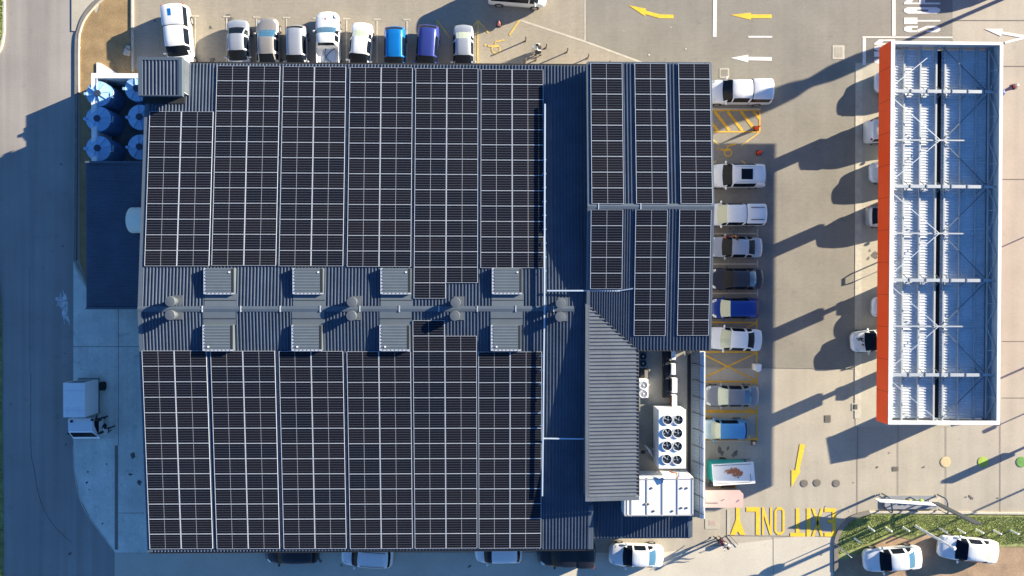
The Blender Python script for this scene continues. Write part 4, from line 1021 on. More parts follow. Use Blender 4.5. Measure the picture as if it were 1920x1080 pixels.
cl=(A+C2)/2
lo=MB().prism(poly,2.25,2.33).build('trailer_roof',M_rust,t,loc=(0,0,0)); 
me=lo.data
for v in me.vertices: v.co-=Vector((cl.x,cl.y,2.25))
lo.location=Vector((cl.x,cl.y,2.25))-t.location
b=MB()
for pts in ([(1337,873.5),(1408,870)],[(1407,889),(1408,903)],[(1342,907),(1407,904)]):
    p,q=P(*pts[0],2.335),P(*pts[1],2.335); b.bar(p,q,.03,.02)
b.cyl(P(1384,895,2.33).x,P(1384,895,2.33).y,2.33,2.37,.06,n=10)
b.build('roof_seam',M_plastic,t,world=True)
b=MB(); p=P(1390,864,.9); b.bar((p.x-.3,p.y,.4),(p.x+.9,p.y+.0,.4),.06,.06); b.bar((p.x+.35,p.y,.4),(p.x+.75,p.y-.6,.45),.06,.06); b.bar((p.x+.35,p.y,.4),(p.x+.35,p.y,1.1),.06,.06)
b.build('drawbar',M_gal,t,world=True)
p=P(1331,907,.3); MB().lathe(p.x,p.y,[(.3,.1),(.32,.3),(.2,.38),(.12,.34)],16).build('gas_cylinder',M_gal,t,world=True)
for yy in (ty0+.05,ty1-.05):
    b=MB(); b.cyl(0,0,-.08,.08,.28,n=18); w=b.build('wheel',M_tyre,t); w.rotation_euler=(R(90),0,0); w.location=Vector(((tx0+tx1)/2,yy,.28))-t.location
t=empty('pink_cabin',(P(1350,935).x,P(1350,935).y,0),'pale pink flat roofed kiosk cabin below the teal trailer','kiosk')
ax,bx2,cy,dy=pxrect(1315,1394,926,952,2.3)
t2=MB(); t2.box(ax,bx2-.02,cy+.05,dy,0,2.22); t2.build('cabin_wall',M_pink,t,world=True)
MB().prism([(ax,cy),(bx2+.0,cy),(bx2+.0,dy-.02),(bx2-.3,dy+.28),(ax,dy+.28)],2.22,2.30).build('cabin_roof',M_pink,t,world=True)
b=MB()
for pts in ([(1322,933),(1322,943)],[(1322,943),(1346,943)],[(1352,939),(1358,936)],[(1381,941),(1386,937)]):
    b.bar(P(*pts[0],2.31),P(*pts[1],2.31),.05,.03)
b.build('roof_bracket',M_gal,t,world=True)
p=P(1364,915,.6); t=empty('wooden_crate',(p.x,p.y,0),'pale open wooden crate between the rusty trailer roof and the pink cabin','crate')
b=MB(); w,h=.66,.36
b.box(-w,w,-h,-h+.06,.0,.8);b.box(-w,w,h-.06,h,.0,.8);b.box(-w,-w+.06,-h+.06,h-.06,.0,.8);b.box(w-.06,w,-h+.06,h-.06,.0,.8); b.build('crate_side',M_wood,t)
MB().box(-w+.06,w-.06,-h+.06,h-.06,.05,.1).build('crate_base',mat('dark_wood',(.16,.09,.04),.8),t)

# ------------------------------------------------------------ plant on the deck
def condenser(x0,x1,y0,y1,zh,m,fm,label,fans,r,loc_z=DZ):
    a=P(x0,y1,loc_z+zh);b2=P(x1,y0,loc_z+zh); cx,cy=(a.x+b2.x)/2,(a.y+b2.y)/2
    o=empty('condenser_unit',(cx,cy,loc_z),label,'air conditioner'); w,h=(b2.x-a.x)/2,(b2.y-a.y)/2
    cs=MB().box(-w,w,-h,h,.12,zh).build('casing',m,o)
    bv=cs.modifiers.new('b','BEVEL'); bv.width=.03; bv.segments=2
    b=MB()
    for sx in (-1,1): b.box(sx*w*.8-.04,sx*w*.8+.04,-h,h,0,.12)
    b.build('foot_rail',M_gal,o)
    for fx,fy in fans:
        p=P(fx,fy,loc_z+zh)
        b=MB(); b.lathe(0,0,[(r*1.12,0),(r*1.1,.09),(r,.09),(r*.98,.02),(r*.3,.015)],22); g=b.build('fan_ring',m,o); g.location=(p.x-cx,p.y-cy,zh)
        b=MB(); b.lathe(0,0,[(r*.99,.022),(r*.98,.025)],22); b.build('fan_well',M_fan if m is not M_ac or fm is M_fan else M_acs,g)
        b=MB()
        for k in range(5 if fm is M_fan else 12):
            a0=k*2*math.pi/(5 if fm is M_fan else 12)+fx; da=.42 if fm is M_fan else .12
            b.add([(r*.15*math.cos(a0),r*.15*math.sin(a0),.05),(r*.9*math.cos(a0),r*.9*math.sin(a0),.05),(r*.9*math.cos(a0+da),r*.9*math.sin(a0+da),.085),(r*.15*math.cos(a0+da),r*.15*math.sin(a0+da),.07)],[(0,1,2,3)])
        b.build('fan_blade',M_gal if fm is M_fan else fm,g)
        MB().lathe(0,0,[(r*.18,.03),(r*.18,.10),(r*.1,.11)],10).build('fan_hub',M_chrome if fm is M_fan else M_ac,g)
    return o
condenser(1234.5,1286,768,879,1.9,M_ac,M_fan,'large white refrigeration condenser with eight black fans on the plant deck',
   [(1251.5,787),(1271.5,787),(1251,811.5),(1270.5,812),(1250.5,835.5),(1270,836.5),(1250,860.5),(1269.5,862)],.34)
condenser(1197.5,1213,661,690,.85,M_cover,M_fanshade,'twin fan condenser with shade painted into its grey, upper left of the plant deck',[(1205.5,668),(1205.5,681)],.27)  # casing and fans toned darker for the shade they stand in
condenser(1198,1215.5,711,746,1.0,M_ac,M_acs,'white twin fan condenser in full sun against the low roof',[(1206,722),(1206,738)],.29)
t=empty('equipment_box',(P(1206,700,DZ).x,P(1206,700,DZ).y,DZ),'small black equipment box between the two twin fan condensers','equipment box')
MB().box(-.32,.34,-.45,.45,0,.4).box(-.3,-.02,-.40,.40,.4,.46).build('box_body',M_plastic,t); MB().box(.02,.28,-.3,.3,.4,.43).build('box_lid',M_kerbd,t)
for k,(y0,y1,xx,w) in enumerate(((657,675,1259,8),(682,703,1258.5,8.5),(709,737,1260,10),(741,769,1260,9.5))):
    zt=.75; a=P(xx,y1,DZ+zt); b2=P(xx+w,y0,DZ+zt)
    word=['topmost unit in the column, cut by the roof edge','second unit from the roof edge','third unit from the roof edge','lowest unit, next to the large fan condenser'][k]
    o=empty('split_unit',((a.x+b2.x)/2,(a.y+b2.y)/2,DZ),'slim white split air conditioner, '+word,'air conditioner','split units in a column on the plant deck')
    w2,h2=(b2.x-a.x)/2,(b2.y-a.y)/2
    cs=MB().box(-w2,w2,-h2,h2,.12,zt).build('casing',M_ac,o); bv=cs.modifiers.new('b','BEVEL'); bv.width=.03; bv.segments=2
    MB().box(-w2-.02,-w2+.01,-h2+.1,h2-.08,.2,zt-.06).build('coil_grille',M_fan if k<3 else mat('rusty_coil',(.16,.07,.03),.8),o)
    b=MB(); 
    for s in (-1,1): b.bar((-w2-.35,s*h2*.85,.12),(w2,s*h2*.85,.12),.04,.05); b.bar((-w2-.35,s*h2*.85,.5),(-w2,s*h2*.85,.55),.025,.025)
    b.build('bracket',M_gal,o)
p=P(1247,705,DZ); t=empty('pipe_rack',(p.x,p.y,DZ),'long dark trunking rack beside the column of split air conditioners','rack')
ry0=P(0,748,DZ).y-p.y; ry1=P(0,659,DZ).y-p.y
b=MB(); b.box(-.22,.28,ry0,ry1,.02,.3); b.build('trunking',M_gap,t)
b=MB(); b.box(-.05,.2,ry0+.05,ry1-.8,.3,.34); 
b.build('trunking_lid',M_plastic,t)
b=MB()
for yy in (ry1-.8,ry1-2.1,ry0+1.3,ry0+.1): b.tube([(.25,yy,.3),(.5,yy-.1,.4),(.75,yy-.25,.45)],.04,6)
b.build('pipe_bundle',M_plastic,t)
t=empty('support_frame',(P(1226,830,DZ).x,P(1226,830,DZ).y,DZ),'white steel bracket frame on the left side of the eight fan condenser','frame')
b=MB(); p0=t.location
for yy in (767,792,814,838,862):
    A=P(1225,yy,DZ+.35)-p0; b.bar(A,A+Vector((.55,0,0)),.10,.10); b.bar(A+Vector((.2,0,0)),A+Vector((.55,-.4,.15)),.05,.05)
b.build('bracket_arm',M_alu,t); A=P(1228,790,DZ+.35)-p0;B2=P(1228,840,DZ+.35)-p0; MB().bar(A,B2,.07,.07).build('bracket_rail',M_alu,t)
# satellite dish
p=P(1218,842,DZ+.3); t=empty('satellite_dish',(p.x,p.y,DZ),'white satellite dish seen edge-on beside the eight fan condenser','satellite dish')
b=MB(); b.lathe(0,0,[(.02,0),(.2,.02),(.42,.09),(.56,.16),(.57,.165),(.42,.11),(.2,.045),(.01,.03)],28)
d=b.build('dish',M_ac,t,smooth=False); d.rotation_euler=(0,R(90),R(213)); d.location=(-.05,.05,.75)
MB().tube([(.1,.05,.75),(.55,.45,.5),(.9,.6,.3)],.03,8).tube([(.9,.6,0),(.9,.6,.5)],.04,8).build('dish_mast',M_alu,t)
MB().bar((-.05,.05,.6),(-.55,-.12,.65),.03,.03).box(-.72,-.45,-.25,-.02,.55,.75).build('feed_horn',M_plastic,t)
# cold room
cz=1.9
a=P(1171,968,DZ+cz); b2=P(1300,895,DZ+cz); t=empty('cold_room',((a.x+b2.x)/2,(a.y+b2.y)/2,DZ),'big white panelled cold room box partly under the low ribbed roof','cold room')
w,h=(b2.x-a.x)/2,(b2.y-a.y)/2
MB().box(-w,w,-h,h,0,cz).build('cold_room_wall',M_ac,t)
b=MB(); b.box(-w,w,h-.16,h-.08,cz,cz+.03); b.box(-w+.0,w,-h+.02,-h+.12,cz,cz+.03); b.box(-w+.16,-w+.22,-h,h,cz,cz+.03); b.box(w-.12,w-.03,-h,h,cz,cz+.03)
for px in (1183.5,1213,1242,1270.5): x=P(px,930,DZ+cz).x-t.location.x; b.box(x-.045,x+.045,-h,h,cz+.001,cz+.035)
b.build('panel_joint',mat('grey_sealant',(.36,.37,.38),.6),t)
b=MB()
for px,py_ in ((1222,915),(1278,915),(1288,915),(1210,945),(1216,945),(1278,952),(1288,952),(1226,958),(1261,958),(1197,915)):
    q=P(px,py_,DZ+cz)-t.location; b.lathe(q.x,q.y,[(.09,cz),(.09,cz+.05),(.03,cz+.07)],12)
b.build('roof_fixing',M_kerbd,t)
b=MB(); b.tube([P(1255,883,DZ+2.0)-t.location,P(1260,886,DZ+2.3)-t.location,P(1269,887,DZ+2.35)-t.location,P(1270,897,DZ+2.3)-t.location],.06,8); b.build('copper_pipe',mat('copper',(.55,.22,.12),.4,.4),t)
b=MB(); b.tube([P(1273,886,DZ+2.3)-t.location,P(1273,895,DZ+2.3)-t.location],.05,8); b.build('blue_pipe',C_blue,t)

# air duct on the lean-to
p=P(247,413,3.5); t=empty('air_duct',(p.x,p.y,WZ-.1),'cream curved air duct elbow coming out of the west wall above the lean-to','duct')
dx0=P(231,413,4.2).x-p.x; dx1=XL+.1-p.x; yh=.98
b=MB(); prof=[]
for k in range(9):
    a_=math.pi*k/8*.5; prof.append((dx0+.28-.28*math.sin(a_)+0,0+.9-.0,0))
pts=[]
n=12; vs=[]; 
for k in range(n+1):
    a_=-math.pi/2+math.pi*k/n; y=yh*math.sin(a_); x=dx0+.30*(1-math.cos(a_)); z=.42+.38*math.cos(a_)
    vs.append((x,y,0)); vs.append((x,y,z)); vs.append((dx1-.15*(1-math.cos(a_))*0,y,z+.08))
fs=[]
for k in range(n): fs+= [(3*k,3*k+3,3*k+4,3*k+1),(3*k+1,3*k+4,3*k+5,3*k+2)]
b.add(vs,fs); b.build('duct_elbow',M_duct,t,smooth=True)
b=MB(); b.add([(dx1-.3,-yh-.05,.1),(dx1-.3,yh+.05,.1),(dx1-.05,yh*.5,1.0),(dx1-.02,-yh,1.0)],[(0,1,2,3)]); b.build('duct_flange',M_duct,t)

# ------------------------------------------------------------ water tanks and their yard wall
def tank(px,py,cpx,label,flaps=()):
    # px,py: centre of the lid in the picture
    ht=2.0; c=P(px,py,ht+.1); o=empty('water_tank',(c.x,c.y,.03),label,'water tank','water tanks in the walled yard')
    r=.98
    b=MB(); prof=[(r,0),(r,.05)]
    for k in range(8): z=.1+k*.21; prof+=[(r,z),(r+.02,z+.06),(r+.02,z+.12),(r,z+.17)]
    prof+=[(r,ht-.18),(r*.97,ht-.06),(r*.94,ht)]
    b.lathe(0,0,prof,40); b.build('tank_shell',mat('tank_shell_shaded',(.10,.20,.36),.45,var=.05,scale=2),o)  # shell darker than the top: its shade is put into the colour
    b=MB(); nseg=8; z0=ht; z1=ht+.16
    for k in range(nseg):
        a0=2*math.pi*k/nseg+.2; a1=2*math.pi*(k+1)/nseg+.2
        m=(a0+a1)/2; 
        ps=[]
        for q in range(5):
            a=a0+(a1-a0)*q/4; ps.append((r*1.0*math.cos(a),r*1.0*math.sin(a),z0))
        inner=[(r*.25*math.cos(a),r*.25*math.sin(a),z1) for a in (a0,a1)]
        b.add(ps+[inner[1],inner[0]],[tuple(range(7))])
    tp=b.build('tank_top',M_tank,o)
    b=MB()
    for k in range(nseg):
        a=2*math.pi*k/nseg+.2; b.bar((r*.27*math.cos(a),r*.27*math.sin(a),z1+.02),(r*.99*math.cos(a),r*.99*math.sin(a),z0+.02),.05,.06)
    b.build('radial_rib',M_tank,tp)
    MB().lathe(0,0,[(r*.27,z1-.02),(r*.27,z1+.06),(r*.23,z1+.08)],20).build('lid',mat('dark_tank_lid',(.035,.05,.085),.5),o)
    b=MB(); b.box(-r-.12,-r+.1,-.12,.08,ht-.05,ht+.12); b.build('inlet_box',M_tank,o)
    b=MB(); b.tube([(r*.85,-.25,ht+.1),(r+.22,-.25,ht+.15),(r+.22,.2,ht+.15)],.03,6); b.build('pipe',M_alu,o)
    return o
TL=['upper left tank, its rim catching the sun','middle left tank with a dark lid','lower left tank nearest the lean-to','upper right tank half under the entrance tower','middle right tank partly under the main eave','lower right tank partly under the main eave, by the lean-to']
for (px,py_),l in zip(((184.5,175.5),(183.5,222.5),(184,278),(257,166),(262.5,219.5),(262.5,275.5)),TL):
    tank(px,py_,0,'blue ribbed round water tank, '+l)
t=empty('yard_wall',(P(178,220).x,P(178,220).y,0),'white wall with a flat coping round the blue water tanks','wall')
WH=2.1
a=P(171,137,WH);bq=P(262,300,WH)
b=MB(); b.box(a.x,a.x+.42,P(0,304,WH).y,a.y,0,WH); b.box(a.x+.42,XL+.3,a.y-.38,a.y,0,WH); b.build('wall',M_whitew,t,world=True)
b=MB(); b.box(a.x+.36,a.x+.47,P(0,304,WH).y,a.y-.36,WH-.02,WH+.02); b.build('coping_edge',M_alu,t,world=True)
q=P(186,128); b=MB(); b.prism([(P(182.5,118).x,P(0,117).y),(P(190,118).x,P(0,118).y),(P(221,136).x,P(0,137).y),(P(182.5,137).x,P(0,138).y)],.02,.12); b.build('apron_sunlit_part',M_whitew,t,world=True)  # white apron cut to its sunlit part; the diagonal is a shadow edge
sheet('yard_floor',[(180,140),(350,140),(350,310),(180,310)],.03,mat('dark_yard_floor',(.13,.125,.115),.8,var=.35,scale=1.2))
t=empty('rubble_block',(P(240,99).x,P(240,99).y,.03),'two pale broken concrete blocks lying on the earth bed','rubble')
MB().prism([(-.25,-.2),(.2,-.28),(.28,.1),(-.1,.25)],0,.28).prism([(-.1,.28),(.25,.2),(.22,.5),(0,.52)],0,.2).build('block',M_kerb,t)

# ------------------------------------------------------------ fuel canopy
M_gapo=mat('fascia_joint',(.30,.03,.004),.7)
FT,FBm=6.2,4.65
cA=P(1667.5,437,FT); cB=P(1878,437,FT); cyN=P(1775,77.5,FT).y; cyS=P(1767,796.5,FT).y
cc=Vector(((cA.x+cB.x)/2,(cyN+cyS)/2,0)); CWd=(cB.x-cA.x)/2; CLn=(cyN-cyS)/2
can=empty('fuel_canopy',(cc.x,cc.y,0),'long fuel station canopy with orange fascia and open white steel top','canopy',rz=R(-.30))
def cyl_y(py): return P(1770,py,FT-.3).y-cc.y
def cxl(px,py=437): return P(px,py,5.4).x-cc.x
for nm,x0,x1,y0,y1 in (('west',-CWd,-CWd+.10,-CLn,CLn),('east',CWd-.10,CWd,-CLn,CLn),('south',-CWd+.10,CWd-.10,-CLn,-CLn+.10),('north',-CWd+.10,CWd-.10,CLn-.10,CLn)):
    fb=MB().box(x0,x1,y0,y1,FBm,FT-.03)
    if nm in('west','east'):
        q=y0+2.4
        while q<y1-1:
            xo=x0-.004 if nm=='west' else x1
            fb.box(xo,xo+.004,q-.012,q+.012,FBm+.01,FT-.04,1); q+=2.4
    fb.build('fascia_panel',[M_orange,M_gapo],can)
b=MB(); cw=.30
b.box(-CWd+.02,-CWd+cw,-CLn+.02,CLn-.02,FT-.03,FT+.03); b.box(CWd-.26,CWd-.02,-CLn+.02,CLn-.02,FT-.03,FT+.03)
b.box(-CWd+cw,CWd-.26,-CLn+.02,-CLn+cw,FT-.03,FT+.03); b.box(-CWd+cw,CWd-.26,CLn-.24,CLn-.02,FT-.03,FT+.03)
b.build('fascia_cap',M_whitew,can)
b=MB(); b.box(-CWd+.11,-CWd+.14,-CLn+.12,CLn-.12,FBm+.1,FT-.04); b.box(CWd-.14,CWd-.11,-CLn+.12,CLn-.12,FBm+.1,FT-.04)
b.box(-CWd+.15,CWd-.15,-CLn+.11,-CLn+.14,FBm+.1,FT-.04); b.box(-CWd+.15,CWd-.15,CLn-.14,CLn-.11,FBm+.1,FT-.04); b.build('fascia_lining',M_steelw,can)
# decks slope slightly to the valley gutter
DKE,DKV=5.22,5.18
gx=cxl(1761.5)
for x0,x1,z0,z1 in ((-CWd+.32,gx-.16,DKE,DKV),(gx+.16,CWd-.55,DKV,DKE)):
    b=MB(); b.corr((x0,-CLn+.3,z0),(x0,CLn-.28,z0),(x1,-CLn+.3,z1),(x1,CLn-.28,z1),.21,.045); b.build('roof_deck',M_deck,can)
b=MB(); b.box(gx-.16,gx+.16,-CLn+.3,CLn-.3,DKV-.16,DKV-.12); b.box(gx-.17,gx-.15,-CLn+.3,CLn-.3,DKV-.16,DKV+.02); b.box(gx+.15,gx+.17,-CLn+.3,CLn-.3,DKV-.16,DKV+.02); b.build('valley_gutter',M_gap,can)
b=MB(); yy=-CLn+.4
while yy<CLn-.5: b.box(gx+.19,gx+.30,yy,yy+.11,DKV+.05,DKV+.12); yy+=.27
b.build('gutter_bracket',M_alu,can)
for px in (1693.5,1724,1753.5,1770,1800,1829.5,1858.5):
    x=cxl(px,437); b=MB(); b.box(x-.04,x+.04,-CLn+.15,CLn-.15,DKE-.03,DKE+.155); b.box(x+.04,x+.08,-CLn+.15,CLn-.15,DKE+.13,DKE+.155); b.build('purlin',M_steelw,can)
thick=[cyl_y(v) for v in (171,349.5,525.5,703)]; thin=[cyl_y(v) for v in (261,437,612.5)]
for y in thick:
    b=MB(); b.box(-CWd+.14,CWd-.95,y-.12,y+.12,5.85,5.88); b.box(-CWd+.14,CWd-.95,y-.02,y+.02,5.42,5.85)
    b.box(CWd-.95,CWd-.15,y-.09,y+.09,5.80,5.84)
    b.build('main_beam',M_steelw,can)
    for px in (1693.5,1724,1753.5,1770,1800,1829.5):
        x=cxl(px); b=MB()
        b.bar((x,y+.45,DKE+.2),(x+.2,y+.02,5.8),.04,.04); b.bar((x,y-.45,DKE+.2),(x+.2,y-.02,5.8),.04,.04); b.box(x+.17,x+.25,y-.15,y+.15,5.79,5.91)
        b.build('fly_brace',M_gal,can)
for y in thin: MB().box(-CWd+.3,CWd-.9,y-.05,y+.05,5.50,5.54).build('tie_beam',M_steelw,can)
nodes=[CLn-.2]+thin+[-CLn+.2]
mx=cxl(1761.5)
for i,y in enumerate(thick):
    for k in (i,i+1):
        ny=nodes[k]
        MB().bar((-CWd+.32,y+(.3 if k==i else -.3),5.64),(mx-.15,ny,5.62),.045,.03).build('brace_rod',M_alu,can)
        MB().bar((CWd-.62,y+(.15 if k==i else -.15),5.42),(mx+.15,ny,5.42),.045,.03).build('brace_rod',M_gal,can)  # darker metal on the east rods paints the shade of that half
# lattice along the east side
b=MB(); xe=CWd-.5; y=-CLn+.3; k=0
ys=sorted(thick+thin+[-CLn+.3,CLn-.3]); pts=[]
for a_,c_ in zip(ys[:-1],ys[1:]):
    m_=(a_+c_)/2
    b.bar((xe,a_,5.4),(CWd-.16,m_,5.95),.05,.05); b.bar((CWd-.16,m_,5.95),(xe,c_,5.4),.05,.05); b.bar((xe,m_,5.4),(CWd-.16,m_,5.9),.05,.05)
b.bar((xe,-CLn+.3,5.42),(xe,CLn-.3,5.42),.08,.12)
b.build('lattice_brace',M_steelw,can)
b=MB(); b.box(CWd-.5,CWd-.15,-CLn+.15,CLn-.15,FBm+.35,FBm+.38); b.build('side_soffit',M_steelw,can)
# columns, cladding
for y in thick:
    b=MB(); x=mx; b.box(x-.15,x+.15,y-.15,y+.15,0,DKV-.2); col=b.build('column',M_steelw,can)
    MB().box(x-.2,x+.2,y-.48,y+.48,2.05,FBm+.1).build('column_cladding',M_steelw,can)
b=MB(); b.box(-CWd+.3,CWd-.3,-CLn+.3,CLn-.3,FBm+.02,FBm+.05); b.build('soffit',M_steelw,can)
fl=P(1883,171,5.9)-cc; b=MB(); b.box(fl.x-.35,fl.x+.1,fl.y-.12,fl.y+.12,5.4,5.6); b.add([(fl.x+.1,fl.y-.3,5.45),(fl.x+.35,fl.y+.0,5.5),(fl.x+.15,fl.y+.28,5.6),(fl.x+.02,fl.y,5.7)],[(0,1,2),(0,2,3),(0,3,1),(1,3,2)]); b.build('floodlight',M_navy if False else C_navy,can)
# pumps, each on an island, mostly under the canopy
def pump(x,y,label):
    o=empty('fuel_pump',(x,y,.03),label,'fuel pump','fuel pumps under the canopy')
    MB().box(-.9,.9,-.55,.55,0,.15).build('island',M_kerb,o)
    MB().tube([(-1.6,1.1,0),(-1.6,1.1,.95),(-1.6,1.2,1.15),(-1.6,1.75,1.15),(-1.6,1.85,.95),(-1.6,1.85,0)],.06,8).build('guard_hoop',M_hoop,o)
    MB().box(-.3,.3,-.46,.46,.15,1.6).build('pump_body',M_orange,o); MB().box(-.34,.34,-.5,.5,1.6,1.75).build('pump_top',M_steelw,o)
    MB().box(.3,.32,-.3,.3,1.0,1.5).box(-.32,-.3,-.3,.3,1.0,1.5).build('display',M_plastic,o)
    for s in (-1,1): MB().tube([(s*.32,.2,1.1),(s*.5,.25,.6),(s*.5,.0,.4),(s*.33,-.1,.9)],.03,6).build('hose',M_plastic,o)
    return o
for i,y in enumerate(thick):
    pump(cc.x+mx+.7,cc.y+y,'orange and white fuel pump on its island, beside the %s canopy column from the top'%ORD[i])
# unseen box at the lower end, added to throw the shadow beside the canopy
kx=P(1772,757)
k=empty('unseen_shadow_box',(kx.x,kx.y,0),'unseen white box under the lower end of the fuel canopy, added for its shadow','kiosk',rz=R(10))
MB().box(-1.4,1.4,-1.05,1.05,0,2.6).build('shadow_box_wall',M_whitew,k); MB().box(-1.45,1.45,-1.1,1.1,2.6,2.7).build('shadow_box_roof',M_rooft,k); MB().box(-.5,.5,-1.07,-1.05,.02,2.1).build('shadow_box_door',M_gal,k)

# ------------------------------------------------------------ street furniture
def post(name,px,py,h,r,m,label,cat,group=None,cap=None):
    c=P(px,py); o=empty(name,(c.x,c.y,.03),label,cat,group)
    MB().lathe(0,0,[(r*1.5,0),(r*1.5,.03),(r,.04),(r,h),(r*.7,h+.02)],12).build('post',m,o)
    MB().lathe(0,0,[(r*1.1,h),(r*1.1,h+.04),(r*.5,h+.06)],12).build('cap',cap or m,o)
    return o
BL=['beside the wheelchair sign, leftmost of the upper row','behind the person with the black bag','third of the upper slanting row','at the right end of the slanting row','close to the roof edge, left of the corner','small one at the roof edge below the person','half hidden by the eastern roof edge']
for (px,py_),l in zip(((985.5,77),(1024,90),(1063,98),(1102,109),(985,117),(1005,113),(1141,121)),BL):
    post('bollard',px,py_,.85,.055,M_postm,'dark steel bollard '+l,'bollard','bollards north of the shop')
PL=['nearest the entrance road','first upright of the upper line','second upright of the upper line','third upright, above the left white sedan','at the foot of the tall white lamp post','fifth upright, left of the right white sedan','above the roof of the right white sedan','above the boot of the right white sedan','second from the right edge','at the right edge of the photo']
for (px,py_),l in zip(((1602,1009),(1627.5,988),(1660,989),(1692,988),(1724,990),(1761,990),(1795,992),(1829,992),(1862,994),(1894,994)),PL):
    post('fence_post',px,py_,.85,.07,M_whitew,'short white wooden post on the grass, '+l,'post','short posts on the grass island')
def cone(px,py,m,label,h=.7,lie=False):
    c=P(px,py); o=empty('traffic_cone',(c.x,c.y,.03),label,'traffic cone')
    MB().prism([(-.2,-.2),(.2,-.2),(.2,.2),(-.2,.2)],0,.04).build('base',M_plastic if not lie else m,o)
    MB().lathe(0,0,[(.17,.04),(.03,h),(.02,h+.01)],16).build('cone_body',m,o)
    MB().lathe(0,0,[(.128,.25),(.097,.40)],16).build('band',M_white,o)
    return o
cone(1417,241,M_cone,'bright red traffic cone at the corner of the yellow hatched bay',.95)
cone(1422,287,M_cone,'red traffic cone in shade beside the yellow wheelchair symbol',.8)
cone(935.5,46,mat('faded_cone',(.55,.22,.2),.6),'faded pink traffic cone in the van shadow on the north side',.75)
cone(1412,830,mat('old_cone',(.45,.18,.10),.6),'small worn orange cone below the light blue hatchback',.5)
cone(1902,162,mat('pale_red_cone',(.62,.22,.18),.6),'small pale red cone right of the canopy',.4)
p=P(1419,689,.4); t=empty('bin',(p.x,p.y,.02),'small white bin on the yellow line by the crossed bay','bin')
MB().prism([(-.25,-.22),(.0,-.33),(.24,-.2),(.26,.28),(-.27,.28)],0,.75).build('bin_body',M_ac,t); MB().prism([(-.22,-.18),(.0,-.28),(.2,-.16),(.22,.24),(-.23,.24)],.75,.8).build('bin_lid',M_ac,t)

# gantry island at the lower right
p=P(1712,942); t=empty('filling_island',(p.x,p.y,.02),'raised grey tank filling island with four round lids on the concrete edge','filling island')
b=MB(); A=P(1657,929)-p;B2=P(1757,953)-p
b.prism([(A.x+.2,B2.y),(B2.x-.2,B2.y),(B2.x,B2.y+.25),(B2.x,A.y-.25),(B2.x-.2,A.y),(A.x+.2,A.y),(A.x,A.y-.25),(A.x,B2.y+.25)],0,.14); b.build('island_slab',mat('grey_island',(.24,.25,.27),.7,var=.08,scale=2),t)
for px,m in ((1693,M_cream),(1702.5,mat('olive_lid',(.36,.36,.12),.6)),(1714,M_green),(1724.5,M_green)):
    q=P(px,939)-p; MB().lathe(q.x,q.y,[(.19,.14),(.19,.26),(.15,.28)],18).build('filler_lid',m,t)
q0=P(1650,943,.9)-p;q1=P(1755,949,.9)-p
for nm,pts,w in ((0,0,0),):
    pass
def hoop(pts,label):
    c=P(*pts[0]); o=empty('guard_hoop',(c.x,c.y,.05),label,'guard rail','hoop guard rails at the filling island')
    a=P(pts[0][0],pts[0][1]);b3=P(pts[1][0],pts[1][1]); d=(b3-a)
    path=[Vector((0,0,0)),Vector((0,0,1.0)),Vector((0,0,1.2))+d*.08,Vector((0,0,1.25))+d*.2,Vector((0,0,1.25))+d*.8,Vector((0,0,1.2))+d*.92,Vector((0,0,1.0))+d,d]
    MB().tube(path,.06,10).build('hoop_tube',M_hoop,o); return o
hoop([(1653,925),(1657,953)],'blue grey tubular guard hoop at the left end of the filling island')
hoop([(1757,927),(1759,955)],'blue grey tubular guard hoop at the right end of the filling island')
c=P(1700,950); o=empty('sign_board',(c.x,c.y,.05),'long narrow white sign board seen edge-on above the filling island','sign')
a=P(1648,940,2.0)-c;b4=P(1754,947,2.0)-c
a.z=b4.z=1.7; MB().bar(a,b4,.07,.7).build('board',M_ac,o)
b=MB(); 
for s in (.2,.8): q=a.lerp(b4,s); b.bar((q.x,q.y,0),(q.x,q.y,1.9),.08,.08)
b.build('post',M_hoop,o)
a2=a+Vector((.9,-.12,-.0));MB().bar(a2,b4+Vector((.1,-.12,0)),.05,.5).build('board_back',M_navy if False else C_navy,o)
# pylon: tall narrow ribbed sign blade
c=P(1751,941); o=empty('sign_pylon',(c.x,c.y,.05),'tall narrow grey ribbed pylon rising from the right end of the filling island','pylon')
b=MB()
for k in range(5): b.box(-.25+k*.11,-.25+k*.11+.06,-.06,.06,.0,5.2)
b.build('pylon_blade',M_gal,o); MB().box(-.27,.31,-.02,.02,.3,5.2).build('pylon_panel',M_kerbd,o); MB().box(-.5,.5,-.35,.35,0,.12).build('pylon_base',M_kerb,o)
# white lamp post and sign pole on the grass
c=P(1716,986); o=empty('lamp_post',(c.x,c.y,.05),'slim white lamp post leaning out over the right white sedan','lamp post')
MB().lathe(0,0,[(.12,0),(.10,.1),(.085,4.7),(.06,4.75)],14).build('pole',M_ac,o); MB().lathe(0,0,[(.08,4.7),(.16,4.74),(.16,4.82),(.05,4.86)],14).build('lamp_head',M_ac,o)
c=P(1561,1016); o=empty('road_sign',(c.x,c.y,.05),'slim grey road sign pole with two discs at the tip of the grass island','road sign')
MB().lathe(0,0,[(.04,0),(.035,2.6)],10).build('pole',M_gal,o)
for z in (2.0,1.35):
    pass
b=MB(); b.cyl(0,0,-.015,.015,.42,n=26); dsc=b.build('sign_disc',M_ac,o); dsc.rotation_euler=(R(90),0,R(141.6)); dsc.location=(.0,-.06,2.35)
b=MB(); b.cyl(0,0,-.015,.015,.34,n=26); dsc=b.build('sign_disc',M_ac,o); dsc.rotation_euler=(R(90),0,R(141.6)); dsc.location=(.0,-.06,1.6)

